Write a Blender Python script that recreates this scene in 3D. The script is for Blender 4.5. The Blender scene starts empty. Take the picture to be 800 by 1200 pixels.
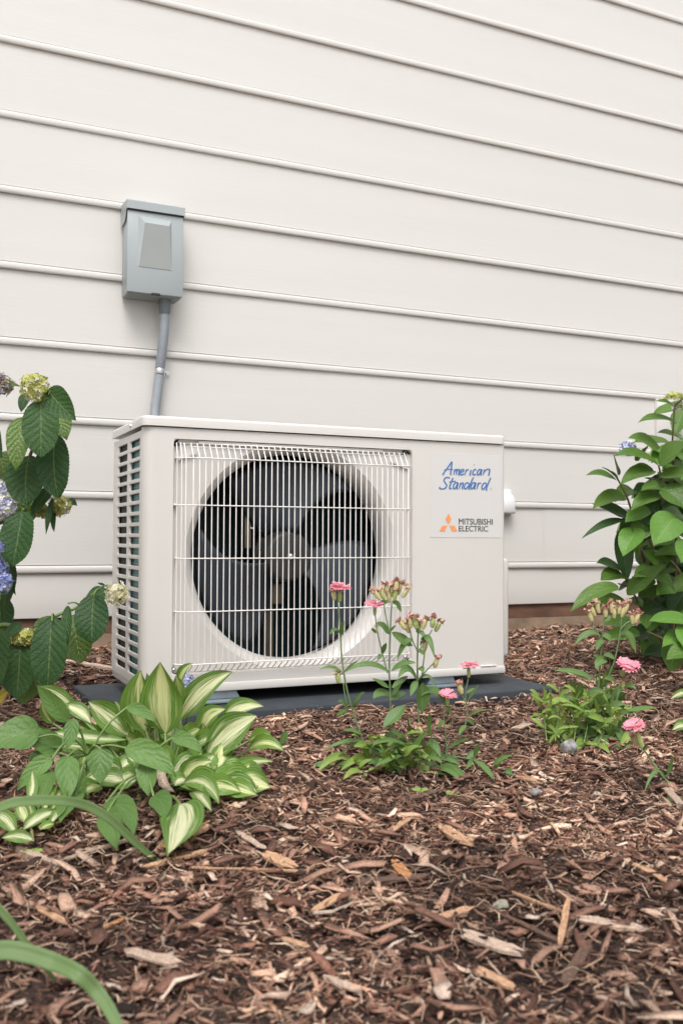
import bpy, bmesh, math, random
import numpy as np
from mathutils import Vector, Matrix
R = math.radians
rnd = random.Random(7); nr = np.random.RandomState(5)
scene = bpy.context.scene; C = scene.collection

# ------------------------------------------------------------------ camera, world, sun, exposure
F_PX = 1118.66; YAW = -0.43286; PITCH = 0.02797; ROLL = -0.00453
CAM = Vector((0, 0, 0.36))
_c, _s = math.cos, math.sin
M3 = (Matrix(((_c(YAW), -_s(YAW), 0), (_s(YAW), _c(YAW), 0), (0, 0, 1))) @
      Matrix(((1, 0, 0), (0, _c(PITCH), -_s(PITCH)), (0, _s(PITCH), _c(PITCH)))) @
      Matrix(((_c(ROLL), 0, _s(ROLL)), (0, 1, 0), (-_s(ROLL), 0, _c(ROLL)))))   # columns right, forward, up
RIGHT, FWD, UPV = M3.col[0].copy(), M3.col[1].copy(), M3.col[2].copy()
cam = bpy.data.cameras.new('camera'); camo = bpy.data.objects.new('camera', cam); C.objects.link(camo)
m = Matrix((RIGHT, UPV, -FWD)).transposed().to_4x4(); m.translation = CAM
camo.matrix_world = m
cam.sensor_fit = 'VERTICAL'; cam.sensor_height = 36; cam.lens = 36 * F_PX / 1200
cam.clip_start = 0.02; cam.clip_end = 500
cam.dof.use_dof = True; cam.dof.focus_distance = 1.85; cam.dof.aperture_fstop = 9
scene.camera = camo

world = bpy.data.worlds.new('World'); scene.world = world; world.use_nodes = True
wn = world.node_tree.nodes; wl = world.node_tree.links; wn.clear()
SUN_EL, SUN_AZ = 58, 205          # azimuth clockwise from +Y
sky = wn.new('ShaderNodeTexSky'); sky.sky_type = 'NISHITA'; sky.sun_disc = False
sky.sun_elevation = R(SUN_EL); sky.sun_rotation = R(SUN_AZ); sky.air_density = 1; sky.dust_density = 6; sky.ozone_density = 1
hs = wn.new('ShaderNodeHueSaturation'); hs.inputs['Saturation'].default_value = 0.22      # clouded sky: little blue left
bg = wn.new('ShaderNodeBackground'); bg.inputs['Strength'].default_value = 0.135
wo = wn.new('ShaderNodeOutputWorld')
wl.new(sky.outputs[0], hs.inputs['Color']); wl.new(hs.outputs[0], bg.inputs[0]); wl.new(bg.outputs[0], wo.inputs[0])
sd = bpy.data.lights.new('sun', 'SUN'); sd.energy = 1.0; sd.angle = R(24); sd.color = (1, .98, .955)
so = bpy.data.objects.new('sun', sd); C.objects.link(so)
dv = Vector((math.sin(R(SUN_AZ)) * math.cos(R(SUN_EL)), math.cos(R(SUN_AZ)) * math.cos(R(SUN_EL)), math.sin(R(SUN_EL))))
so.rotation_euler = dv.to_track_quat('Z', 'Y').to_euler(); so.location = dv * 20
vs = scene.view_settings
scene.display_settings.display_device = 'sRGB'
vs.view_transform = 'Standard'; vs.look = 'None'; vs.gamma = 1; vs.use_curve_mapping = False; vs.exposure = 0.61
scene.cycles.max_bounces = 8

# ------------------------------------------------------------------ measuring helpers (photo pixels at a depth -> metres)
def at(u, v, d):
    return CAM + (RIGHT * ((u - 400) / F_PX) + FWD + UPV * ((600 - v) / F_PX)) * d
def on_y(u, v, y):
    r = RIGHT * ((u - 400) / F_PX) + FWD + UPV * ((600 - v) / F_PX)
    return CAM + r * (y / r.y)
def px(w, d): return w * d / F_PX
YW = 2.4866
def atg(u, v, d, lift=.024):
    """like at(), but never below the bed"""
    r = RIGHT * ((u - 400) / F_PX) + FWD + UPV * ((600 - v) / F_PX)
    if r.z < -.05:
        t = .36 / -r.z
        for _ in range(8):
            p = CAM + r * t; t = (CAM.z - float(gnd(p.x, p.y)) - lift) / -r.z
        d = min(d, t)
    return CAM + r * d
def gnd(x, y):
    x = np.asarray(x, float); y = np.asarray(y, float)
    yc = np.clip(y, -50, YW)
    b = np.interp(yc, [-50, .2, 1.2, 1.62, 1.75, 2.1, YW], [-.02, -.012, 0, .022, .026, .048, .076])
    near = np.clip(1 - np.abs(y - 1.2) / 3.5, 0, 1)
    l = .006 * np.sin(x * 9.1 + 1.3) * np.cos(y * 7.7 + .4) + .004 * np.sin(x * 23 + y * 11) * np.cos(y * 19 - x * 5) + .0025 * np.sin(x * 47 - y * 31 + 2)
    h = b + l * near
    k = np.clip(1 - np.maximum(np.maximum(.332 - x, x - 1.292), np.maximum(1.69 - y, y - 2.11)) / .03, 0, 1)
    return h * (1 - k) + np.minimum(h, .024) * k
def on_ground(u, v):
    r = RIGHT * ((u - 400) / F_PX) + FWD + UPV * ((600 - v) / F_PX)
    t = .3
    while t < 6:
        p = CAM + r * t
        if p.z < float(gnd(p.x, p.y)): break
        t += .002
    return CAM + r * t, t

# ------------------------------------------------------------------ materials
def mat(name):
    m = bpy.data.materials.new(name); m.use_nodes = True
    n = m.node_tree.nodes; l = m.node_tree.links; b = n['Principled BSDF']
    return m, n, l, b
def nd(n, t, **k):
    x = n.new(t)
    for a, v in k.items():
        if a in x.inputs.keys(): x.inputs[a].default_value = v
        else: setattr(x, a, v)
    return x
def ramp(n, stops, interp='LINEAR'):
    r = n.new('ShaderNodeValToRGB'); r.color_ramp.interpolation = interp
    e = r.color_ramp.elements
    while len(e) > 1: e.remove(e[0])
    e[0].position = stops[0][0]; e[0].color = (*stops[0][1], 1)
    for p, c in stops[1:]:
        q = e.new(p); q.color = (*c, 1)
    return r
def plain(name, col, rough=.5, metal=0, noise=.05, nscale=30, bump=0, bscale=200, spec=.5, coords='Object', stretch=None, dirt=0):
    m, n, l, b = mat(name)
    tc = n.new('ShaderNodeTexCoord'); mp = n.new('ShaderNodeMapping'); l.new(tc.outputs[coords], mp.inputs[0])
    if stretch: mp.inputs['Scale'].default_value = stretch
    nz = nd(n, 'ShaderNodeTexNoise', Scale=nscale, Detail=5.0); l.new(mp.outputs[0], nz.inputs['Vector'])
    r = ramp(n, [(.3, tuple(c * (1 - noise) for c in col)), (.7, tuple(min(1, c * (1 + noise)) for c in col))])
    l.new(nz.outputs['Fac'], r.inputs[0]); out = r.outputs[0]
    if dirt:
        dz = nd(n, 'ShaderNodeTexNoise', Scale=9.0, Detail=8.0, Roughness=.7); l.new(mp.outputs[0], dz.inputs['Vector'])
        dr = ramp(n, [(.55, (0, 0, 0)), (.8, (dirt, dirt, dirt))]); l.new(dz.outputs['Fac'], dr.inputs[0])
        mx = n.new('ShaderNodeMixRGB'); mx.inputs[2].default_value = (col[0] * .55, col[1] * .5, col[2] * .42, 1)
        l.new(dr.outputs[0], mx.inputs[0]); l.new(out, mx.inputs[1]); out = mx.outputs[0]
    l.new(out, b.inputs['Base Color'])
    b.inputs['Roughness'].default_value = rough; b.inputs['Metallic'].default_value = metal
    b.inputs['Specular IOR Level'].default_value = spec
    if bump:
        bz = nd(n, 'ShaderNodeTexNoise', Scale=bscale, Detail=4.0); l.new(mp.outputs[0], bz.inputs['Vector'])
        bp = nd(n, 'ShaderNodeBump', Strength=bump, Distance=.001); l.new(bz.outputs['Fac'], bp.inputs['Height']); l.new(bp.outputs[0], b.inputs['Normal'])
    return m
M = {}
M['siding'] = plain('siding_vinyl', (.590, .573, .542), .5, noise=.018, nscale=3, bump=.25, bscale=60, stretch=(.25, 1, 5), dirt=.05)
M['lap_shade'] = plain('siding_lap_shade', (.48, .31, .18), .7, noise=.2)  # brown shade under the laps, painted on the lip undersides
M['casing'] = plain('casing_paint', (.60, .578, .545), .38, noise=.02, nscale=6, bump=.12, bscale=900, dirt=.06)
M['guard'] = plain('guard_coating', (.78, .755, .72), .4, noise=.04, nscale=60)
M['guard2'] = plain('guard_darker_coating', (.50, .47, .43), .5, noise=.2, nscale=60)  # darker, more uneven tone than the main guard coating
M['fan'] = plain('fan_plastic', (.024, .032, .043), .5, noise=.08, nscale=8)
M['hub'] = plain('hub_plastic', (.030, .029, .028), .55, noise=.1, nscale=20)
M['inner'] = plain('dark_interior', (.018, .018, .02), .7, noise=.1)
M['bracket'] = plain('motor_bracket_steel', (.18, .15, .10), .5, metal=.4, noise=.15)
M['steel'] = plain('zinc_steel', (.62, .62, .62), .3, metal=.9, noise=.1)
M['foot'] = plain('foot_galvanised', (.22, .26, .29), .42, metal=.35, noise=.12, nscale=40)
M['pad'] = plain('equipment_pad', (.030, .037, .046), .8, noise=.2, nscale=25, bump=.6, bscale=250, dirt=.5)
M['boxgrey'] = plain('box_grey_paint', (.335, .37, .375), .42, noise=.03, nscale=8, bump=.15, bscale=500, dirt=.08)
M['boxdark'] = plain('box_recess_grey', (.29, .305, .295), .55, noise=.03, nscale=20)
M['conduit'] = plain('conduit_grey', (.265, .292, .32), .45, noise=.06, nscale=40)
M['coupling'] = plain('coupling_grey', (.135, .15, .165), .45, noise=.06)
M['black'] = plain('black_gap', (.02, .02, .02), .7)
M['white'] = plain('white_plastic', (.80, .80, .80), .3, noise=.02)
M['sticker'] = plain('sticker_film', (.592, .580, .562), .38, noise=.01)
M['blue'] = plain('blue_print', (.065, .17, .40), .4, noise=.02)
M['orange'] = plain('orange_print', (.80, .30, .105), .4, noise=.02)
M['greyprint'] = plain('dark_grey_print', (.07, .07, .072), .4, noise=.02)
M['rim'] = plain('rim_board_brown', (.16, .085, .055), .8, noise=.35, nscale=10, bump=.8, bscale=60, stretch=(1, 1, 3), dirt=.6)
M['concrete'] = plain('foundation_concrete', (.27, .19, .13), .9, noise=.3, nscale=14, bump=1, bscale=80, dirt=.8)
M['faucet'] = plain('weathered_faucet', (.34, .27, .26), .5, noise=.3, nscale=80)
M['stone'] = plain('grey_stone', (.23, .225, .22), .7, noise=.5, nscale=120, bump=1, bscale=200)
M['stone2'] = plain('tan_pebble', (.42, .29, .21), .7, noise=.3, nscale=120, bump=1, bscale=200)
M['stone3'] = plain('green_grey_pebble', (.24, .24, .19), .7, noise=.3, nscale=120, bump=1, bscale=200)
M['bark'] = plain('woody_stem', (.17, .105, .06), .75, noise=.35, nscale=60, bump=.8)
M['stem'] = plain('green_stem', (.14, .22, .06), .5, noise=.2, nscale=60)
M['dstem'] = plain('dianthus_stem', (.13, .20, .085), .5, noise=.25, nscale=50)
M['redstem'] = plain('petiole_red_green', (.26, .22, .10), .5, noise=.35, nscale=40)
M['water'] = plain('wet_soil', (.05, .035, .028), .5)

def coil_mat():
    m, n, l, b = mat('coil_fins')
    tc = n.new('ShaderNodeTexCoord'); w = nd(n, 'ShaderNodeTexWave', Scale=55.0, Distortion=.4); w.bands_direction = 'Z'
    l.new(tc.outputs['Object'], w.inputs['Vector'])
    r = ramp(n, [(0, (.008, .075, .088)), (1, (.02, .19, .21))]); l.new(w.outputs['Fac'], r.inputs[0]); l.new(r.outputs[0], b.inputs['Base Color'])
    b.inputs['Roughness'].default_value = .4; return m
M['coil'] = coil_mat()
M['coil_dark'] = plain('coil_darker_fins', (.012, .035, .042), .6, noise=.3, nscale=20)  # darker plain fin colour for the back coil
def wood_mat(name, stops, bump=.9, patch=False):
    m, n, l, b = mat(name)
    g = n.new('ShaderNodeNewGeometry'); r = ramp(n, stops); l.new(g.outputs['Random Per Island'], r.inputs[0])
    tc = n.new('ShaderNodeTexCoord'); nz = nd(n, 'ShaderNodeTexNoise', Scale=420.0, Detail=3.0, Roughness=.75); l.new(tc.outputs['Object'], nz.inputs['Vector'])
    uv = n.new('ShaderNodeMapping'); uv.inputs['Scale'].default_value = (3, 60, 60); l.new(tc.outputs['UV'], uv.inputs[0])
    gz = nd(n, 'ShaderNodeTexNoise', Scale=1.0, Detail=3.0); l.new(uv.outputs[0], gz.inputs['Vector'])
    ad = n.new('ShaderNodeMath'); ad.operation = 'ADD'; l.new(nz.outputs['Fac'], ad.inputs[0]); l.new(gz.outputs['Fac'], ad.inputs[1])
    vr = ramp(n, [(.34, (.30, .27, .25)), (.5, (.98, .95, .92)), (.66, (1.6, 1.55, 1.47))])
    hf = n.new('ShaderNodeMath'); hf.operation = 'MULTIPLY'; hf.inputs[1].default_value = .5; l.new(ad.outputs[0], hf.inputs[0]); l.new(hf.outputs[0], vr.inputs[0])
    mx = n.new('ShaderNodeMixRGB'); mx.blend_type = 'MULTIPLY'; mx.inputs[0].default_value = 1
    l.new(r.outputs[0], mx.inputs[1]); l.new(vr.outputs[0], mx.inputs[2]); l.new(mx.outputs[0], b.inputs['Base Color'])
    if patch:      # damp dark and dry pale areas of the bed
        pz = nd(n, 'ShaderNodeTexNoise', Scale=4.5, Detail=4.0, Roughness=.6); l.new(tc.outputs['Object'], pz.inputs['Vector'])
        pr = ramp(n, [(.38, (.50, .47, .46)), (.50, (1, 1, 1)), (.62, (1.5, 1.45, 1.4))]); l.new(pz.outputs['Fac'], pr.inputs[0])
        m2 = n.new('ShaderNodeMixRGB'); m2.blend_type = 'MULTIPLY'; m2.inputs[0].default_value = 1
        l.new(mx.outputs[0], m2.inputs[1]); l.new(pr.outputs[0], m2.inputs[2]); l.new(m2.outputs[0], b.inputs['Base Color'])
    b.inputs['Roughness'].default_value = .75; b.inputs['Specular IOR Level'].default_value = .3
    bp = nd(n, 'ShaderNodeBump', Strength=bump, Distance=.0015); l.new(hf.outputs[0], bp.inputs['Height']); l.new(bp.outputs[0], b.inputs['Normal'])
    return m
M['mulch'] = wood_mat('mulch_wood', [(0, (.022, .013, .010)), (.20, (.075, .037, .027)), (.42, (.185, .094, .068)), (.64, (.32, .182, .135)), (.80, (.46, .29, .215)), (.92, (.60, .42, .31)), (1, (.64, .53, .45))], patch=True)
M['bark_piece'] = wood_mat('bark_piece_wood', [(0, (.11, .055, .040)), (.3, (.24, .13, .095)), (.6, (.40, .245, .18)), (.85, (.53, .37, .28)), (1, (.55, .45, .38))])
M['tan'] = wood_mat('chip_tan', [(0, (.42, .26, .17)), (1, (.50, .31, .19))])
M['pale'] = wood_mat('chip_pale_grey', [(0, (.40, .30, .24)), (1, (.47, .36, .29))])
M['orangechip'] = wood_mat('chip_orange', [(0, (.42, .20, .09)), (1, (.45, .22, .10))])
M['darkchip'] = wood_mat('chip_dark', [(0, (.10, .06, .045)), (1, (.13, .08, .06))])
def soil_mat():
    m, n, l, b = mat('soil')
    tc = n.new('ShaderNodeTexCoord'); nz = nd(n, 'ShaderNodeTexNoise', Scale=140.0, Detail=8.0, Roughness=.75); l.new(tc.outputs['Object'], nz.inputs['Vector'])
    r = ramp(n, [(.35, (.018, .011, .008)), (.55, (.06, .034, .024)), (.75, (.14, .085, .06))]); l.new(nz.outputs['Fac'], r.inputs[0]); l.new(r.outputs[0], b.inputs['Base Color'])
    b.inputs['Roughness'].default_value = .9
    bp = nd(n, 'ShaderNodeBump', Strength=1.0, Distance=.004); l.new(nz.outputs['Fac'], bp.inputs['Height']); l.new(bp.outputs[0], b.inputs['Normal']); return m
M['soil'] = soil_mat()

def leaf_mat(name, c1, c2, vein, kind='side', nveins=7, rough=.42, bump=.8, trans=.25, veinw=.06, c3=None, gloss=.4):
    """UV: x across 0..1 (midrib .5), y along. kind side = pinnate veins, par = parallel, var = cream centre with green margin"""
    m, n, l, b = mat(name)
    uv = n.new('ShaderNodeUVMap'); sp = n.new('ShaderNodeSeparateXYZ'); l.new(uv.outputs[0], sp.inputs[0])
    def mth(op, a, c=None, clamp=False):
        x = n.new('ShaderNodeMath'); x.operation = op; x.use_clamp = clamp
        for i, v in enumerate((a, c)):
            if v is None: continue
            if isinstance(v, (int, float)): x.inputs[i].default_value = v
            else: l.new(v, x.inputs[i])
        return x.outputs[0]
    au = mth('MULTIPLY', mth('ABSOLUTE', mth('SUBTRACT', sp.outputs[0], .5)), 2.0)
    oi = n.new('ShaderNodeObjectInfo'); tc = n.new('ShaderNodeTexCoord')
    nz = nd(n, 'ShaderNodeTexNoise', Scale=45.0, Detail=4.0); l.new(tc.outputs['Object'], nz.inputs['Vector'])
    mixf = mth('ADD', mth('MULTIPLY', oi.outputs['Random'], .55), mth('MULTIPLY', nz.outputs['Fac'], .5), True)
    base = ramp(n, [(0, c1), (1, c2)]); l.new(mixf, base.inputs[0]); col = base.outputs[0]
    mid = mth('SUBTRACT', 1.0, mth('DIVIDE', au, veinw), True)
    if kind == 'side':
        wz = nd(n, 'ShaderNodeTexNoise', Scale=60.0, Detail=2.0); l.new(tc.outputs['Object'], wz.inputs['Vector'])
        ph = mth('SUBTRACT', mth('MULTIPLY', sp.outputs[1], float(nveins)), mth('MULTIPLY', mth('POWER', au, .8), 2.2))
        ph = mth('ADD', ph, mth('MULTIPLY', wz.outputs['Fac'], .7))
        tri = mth('ABSOLUTE', mth('SUBTRACT', mth('FRACT', ph), .5))     # 0..0.5
        sv = mth('SUBTRACT', 1.0, mth('MULTIPLY', tri, 11.0), True)
        sv = mth('MULTIPLY', sv, .30)
        vn = mth('MAXIMUM', mid, sv)
        vo = nd(n, 'ShaderNodeTexVoronoi', Scale=260.0); l.new(tc.outputs['Object'], vo.inputs['Vector'])
        hgt = mth('ADD', mth('MULTIPLY', tri, 1.1), mth('MULTIPLY', vo.outputs['Distance'], .7))
        hgt = mth('SUBTRACT', hgt, mth('MULTIPLY', mid, .6))
    else:
        tri = mth('ABSOLUTE', mth('SUBTRACT', mth('FRACT', mth('MULTIPLY', au, 5.0)), .5))
        sv = mth('MULTIPLY', mth('SUBTRACT', 1.0, mth('MULTIPLY', tri, 8.0), True), .3)
        vn = mth('MAXIMUM', mid, sv)
        hgt = mth('MULTIPLY', tri, 1.2)
    if kind == 'var':
        # cream centre, streaked outwards along the parallel veins
        mp = n.new('ShaderNodeMapping'); l.new(uv.outputs[0], mp.inputs[0]); mp.inputs['Scale'].default_value = (16, 1.4, 1)
        cb = n.new('ShaderNodeCombineXYZ'); l.new(oi.outputs['Random'], cb.inputs[1]); sc = nd(n, 'ShaderNodeVectorMath'); sc.operation = 'SCALE'; sc.inputs['Scale'].default_value = 37
        l.new(cb.outputs[0], sc.inputs[0]); ad = n.new('ShaderNodeVectorMath'); l.new(mp.outputs[0], ad.inputs[0]); l.new(sc.outputs[0], ad.inputs[1])
        sz = nd(n, 'ShaderNodeTexNoise', Scale=1.0, Detail=3.0, Roughness=.6); l.new(ad.outputs[0], sz.inputs['Vector'])
        thr = mth('ADD', mth('SUBTRACT', .90, au), mth('MULTIPLY', mth('SUBTRACT', sz.outputs['Fac'], .5), 1.9))
        thr = mth('SUBTRACT', thr, mth('MULTIPLY', oi.outputs['Random'], .28))
        r2 = ramp(n, [(.30, (0, 0, 0)), (.44, (.40, .40, .40)), (.66, (1, 1, 1))]); l.new(thr, r2.inputs[0])
        mx = n.new('ShaderNodeMixRGB'); l.new(r2.outputs[0], mx.inputs[0]); l.new(col, mx.inputs[1]); mx.inputs[2].default_value = (*c3, 1); col = mx.outputs[0]
    mv = n.new('ShaderNodeMixRGB'); l.new(mth('MULTIPLY', vn, .75), mv.inputs[0]); l.new(col, mv.inputs[1]); mv.inputs[2].default_value = (*vein, 1); col = mv.outputs[0]
    l.new(col, b.inputs['Base Color']); b.inputs['Roughness'].default_value = rough; b.inputs['Specular IOR Level'].default_value = gloss
    bp = nd(n, 'ShaderNodeBump', Strength=bump, Distance=.0016); l.new(hgt, bp.inputs['Height']); l.new(bp.outputs[0], b.inputs['Normal'])
    tr = n.new('ShaderNodeBsdfTranslucent'); tcv = n.new('ShaderNodeMixRGB'); tcv.blend_type = 'MULTIPLY'; tcv.inputs[0].default_value = 1; tcv.inputs[2].default_value = (1.3, 1.25, .5, 1)
    l.new(col, tcv.inputs[1]); l.new(tcv.outputs[0], tr.inputs[0])
    ms = n.new('ShaderNodeMixShader'); ms.inputs[0].default_value = trans; l.new(b.outputs[0], ms.inputs[1]); l.new(tr.outputs[0], ms.inputs[2])
    l.new(ms.outputs[0], n['Material Output'].inputs['Surface']); return m
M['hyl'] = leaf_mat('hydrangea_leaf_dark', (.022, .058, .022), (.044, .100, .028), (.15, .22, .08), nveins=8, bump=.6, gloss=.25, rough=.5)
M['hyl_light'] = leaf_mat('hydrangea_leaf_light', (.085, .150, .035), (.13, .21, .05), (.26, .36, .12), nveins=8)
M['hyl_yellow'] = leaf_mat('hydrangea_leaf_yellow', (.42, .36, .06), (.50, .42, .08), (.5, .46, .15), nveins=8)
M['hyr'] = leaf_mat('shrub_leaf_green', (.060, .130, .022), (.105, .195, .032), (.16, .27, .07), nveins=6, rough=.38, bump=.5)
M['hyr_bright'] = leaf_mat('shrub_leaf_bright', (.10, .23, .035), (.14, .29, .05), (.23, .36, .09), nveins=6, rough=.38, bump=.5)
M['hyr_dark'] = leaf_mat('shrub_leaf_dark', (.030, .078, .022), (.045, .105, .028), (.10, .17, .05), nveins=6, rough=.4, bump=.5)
M['hosta'] = leaf_mat('hosta_leaf_variegated', (.085, .185, .030), (.155, .28, .045), (.50, .56, .24), kind='var', c3=(.66, .68, .36), veinw=.04, rough=.36, bump=.5)
M['hosta_white'] = leaf_mat('hosta_leaf_white_centre', (.085, .18, .030), (.14, .26, .045), (.66, .70, .45), kind='var', c3=(.68, .69, .44), veinw=.05, rough=.36, bump=.5)
M['green'] = leaf_mat('plain_green_leaf', (.082, .165, .042), (.130, .235, .058), (.17, .28, .09), nveins=5, rough=.5, bump=.5)
M['dian'] = leaf_mat('dianthus_leaf', (.080, .155, .050), (.135, .235, .065), (.2, .3, .1), kind='par', rough=.45, bump=.2, veinw=.10)
M['dian_light'] = leaf_mat('dianthus_leaf_light', (.17, .27, .055), (.28, .38, .09), (.3, .4, .14), kind='par', rough=.45, bump=.2, veinw=.10)
M['grass'] = leaf_mat('grass_blade', (.14, .22, .080), (.17, .26, .095), (.18, .29, .11), kind='par', rough=.45, bump=.3, veinw=.12)
def petal_mat(name, stops, trans=.25, rough=.6):
    m, n, l, b = mat(name); g = n.new('ShaderNodeNewGeometry'); r = ramp(n, stops); l.new(g.outputs['Random Per Island'], r.inputs[0])
    l.new(r.outputs[0], b.inputs['Base Color']); b.inputs['Roughness'].default_value = rough
    tr = n.new('ShaderNodeBsdfTranslucent'); l.new(r.outputs[0], tr.inputs[0]); ms = n.new('ShaderNodeMixShader'); ms.inputs[0].default_value = trans
    l.new(b.outputs[0], ms.inputs[1]); l.new(tr.outputs[0], ms.inputs[2]); l.new(ms.outputs[0], n['Material Output'].inputs['Surface']); return m
M['fl_yellow'] = petal_mat('floret_yellow_green', [(0, (.30, .34, .06)), (.5, (.50, .50, .12)), (.82, (.66, .62, .24)), (.95, (.74, .72, .60)), (1, (.45, .42, .62))])
M['fl_cream'] = petal_mat('floret_cream', [(0, (.52, .48, .24)), (.5, (.72, .68, .45)), (.85, (.78, .76, .66)), (1, (.50, .50, .72))])
M['fl_blue'] = petal_mat('floret_blue', [(0, (.20, .23, .50)), (.5, (.36, .42, .70)), (.8, (.58, .60, .78)), (1, (.74, .74, .70))])
M['fl_bluewhite'] = petal_mat('floret_blue_white', [(0, (.34, .37, .60)), (.4, (.62, .62, .74)), (.75, (.76, .74, .60)), (1, (.66, .62, .36))])
M['fl_brown'] = petal_mat('floret_faded', [(0, (.20, .14, .13)), (.4, (.34, .28, .18)), (.8, (.42, .38, .50)), (1, (.70, .68, .66))])
M['pink'] = petal_mat('pink_petal', [(0, (.82, .28, .37)), (1, (.90, .44, .51))], .3)
M['dry'] = petal_mat('withered_petal', [(0, (.26, .09, .07)), (.35, (.42, .20, .13)), (.65, (.62, .26, .28)), (.85, (.55, .34, .24)), (1, (.66, .54, .36))], .2)
M['calyx'] = petal_mat('calyx_green', [(0, (.26, .34, .10)), (1, (.42, .46, .18))], .1)
M['calyx_dry'] = petal_mat('calyx_straw', [(0, (.34, .36, .12)), (.6, (.52, .46, .22)), (1, (.45, .26, .15))], .1)

# ------------------------------------------------------------------ mesh helpers
def obj(name, verts, faces, material=None, parent=None, smooth=False, uvs=None, matidx=None, loc=None):
    me = bpy.data.meshes.new(name); me.from_pydata([tuple(v) for v in verts], [], faces)
    mats = material if isinstance(material, (list, tuple)) else [material]
    for mm in mats:
        if mm: me.materials.append(mm)
    if matidx: me.polygons.foreach_set('material_index', matidx)
    if smooth: me.polygons.foreach_set('use_smooth', [True] * len(me.polygons))
    if uvs is not None:
        ul = me.uv_layers.new(name='UVMap'); vi = np.empty(len(me.loops), int); me.loops.foreach_get('vertex_index', vi)
        ul.data.foreach_set('uv', np.asarray(uvs, np.float32)[vi].ravel())
    me.update(); o = bpy.data.objects.new(name, me); C.objects.link(o)
    if parent: o.parent = parent; o.matrix_parent_inverse = Matrix.Identity(4)
    if loc: o.location = loc
    return o
def bobj(name, bm, material, parent=None, smooth=False):
    bm.normal_update(); me = bpy.data.meshes.new(name); bm.to_mesh(me); bm.free()
    mats = material if isinstance(material, (list, tuple)) else [material]
    for mm in mats: me.materials.append(mm)
    if smooth: me.shade_smooth()
    o = bpy.data.objects.new(name, me); C.objects.link(o)
    if parent: o.parent = parent
    return o
def smooth_angle(o, ang=35):
    me = o.data; bm = bmesh.new(); bm.from_mesh(me)
    for f in bm.faces: f.smooth = True
    for e in bm.edges:
        e.smooth = not (len(e.link_faces) == 2 and e.calc_face_angle(0) > R(ang)) if len(e.link_faces) == 2 else False
    bm.to_mesh(me); bm.free(); return o
def empty(name, loc, label=None, cat=None, group=None, kind=None, rz=0):
    o = bpy.data.objects.new(name, None); C.objects.link(o); o.location = loc; o.rotation_euler = (0, 0, rz); o.empty_display_size = .05
    return tag(o, label, cat, group, kind)
def tag(o, label=None, cat=None, group=None, kind=None):
    if label: o['label'] = label
    if cat: o['category'] = cat
    if group: o['group'] = group
    if kind: o['kind'] = kind
    return o
def box(bm, x0, x1, y0, y1, z0, z1, bev=0, seg=2):
    g = bmesh.ops.create_cube(bm, size=1)
    for v in g['verts']:
        v.co = Vector(((x0 + x1) / 2 + v.co.x * (x1 - x0), (y0 + y1) / 2 + v.co.y * (y1 - y0), (z0 + z1) / 2 + v.co.z * (z1 - z0)))
    if bev:
        es = {e for v in g['verts'] for e in v.link_edges}
        bmesh.ops.bevel(bm, geom=list(es), offset=bev, segments=seg, profile=.5, affect='EDGES')
def bx(name, x0, x1, y0, y1, z0, z1, material, parent=None, bev=0, seg=2):
    bm = bmesh.new(); box(bm, x0, x1, y0, y1, z0, z1, bev, seg); return smooth_angle(bobj(name, bm, material, parent))
def tube_geo(pts, rad, n=6, V=None, Fc=None, cap=True):
    V = [] if V is None else V; Fc = [] if Fc is None else Fc
    pts = [Vector(p) for p in pts]; k = len(pts)
    if not isinstance(rad, (list, tuple)): rad = [rad] * k
    ref = Vector((0, 0, 1)); prev = None; s0 = len(V)
    for i, p in enumerate(pts):
        t = (pts[min(i + 1, k - 1)] - pts[max(i - 1, 0)]).normalized()
        if prev is None:
            a = t.cross(ref)
            if a.length < .1: a = t.cross(Vector((1, 0, 0)))
            a.normalize()
        else:
            a = (prev - t * prev.dot(t)).normalized()
        prev = a; b = t.cross(a)
        for j in range(n):
            th = 2 * math.pi * j / n; V.append(p + (a * math.cos(th) + b * math.sin(th)) * rad[i])
    for i in range(k - 1):
        for j in range(n):
            q = s0 + i * n; Fc.append((q + j, q + (j + 1) % n, q + n + (j + 1) % n, q + n + j))
    if cap:
        Fc.append(tuple(s0 + j for j in reversed(range(n)))); Fc.append(tuple(s0 + (k - 1) * n + j for j in range(n)))
    return V, Fc
def tube(name, pts, rad, material, parent=None, n=6):
    V, Fc = tube_geo(pts, rad, n); return obj(name, V, Fc, material, parent, True)
def cr(pts, per=6):
    P = [Vector(p) for p in pts]; out = []
    for i in range(len(P) - 1):
        p0 = P[max(i - 1, 0)]; p1 = P[i]; p2 = P[i + 1]; p3 = P[min(i + 2, len(P) - 1)]
        for k in range(per):
            t = k / per
            out.append(.5 * ((2 * p1) + (p2 - p0) * t + (2 * p0 - 5 * p1 + 4 * p2 - p3) * t * t + (3 * p1 - p0 - 3 * p2 + p3) * t ** 3))
    out.append(P[-1]); return out

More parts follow.
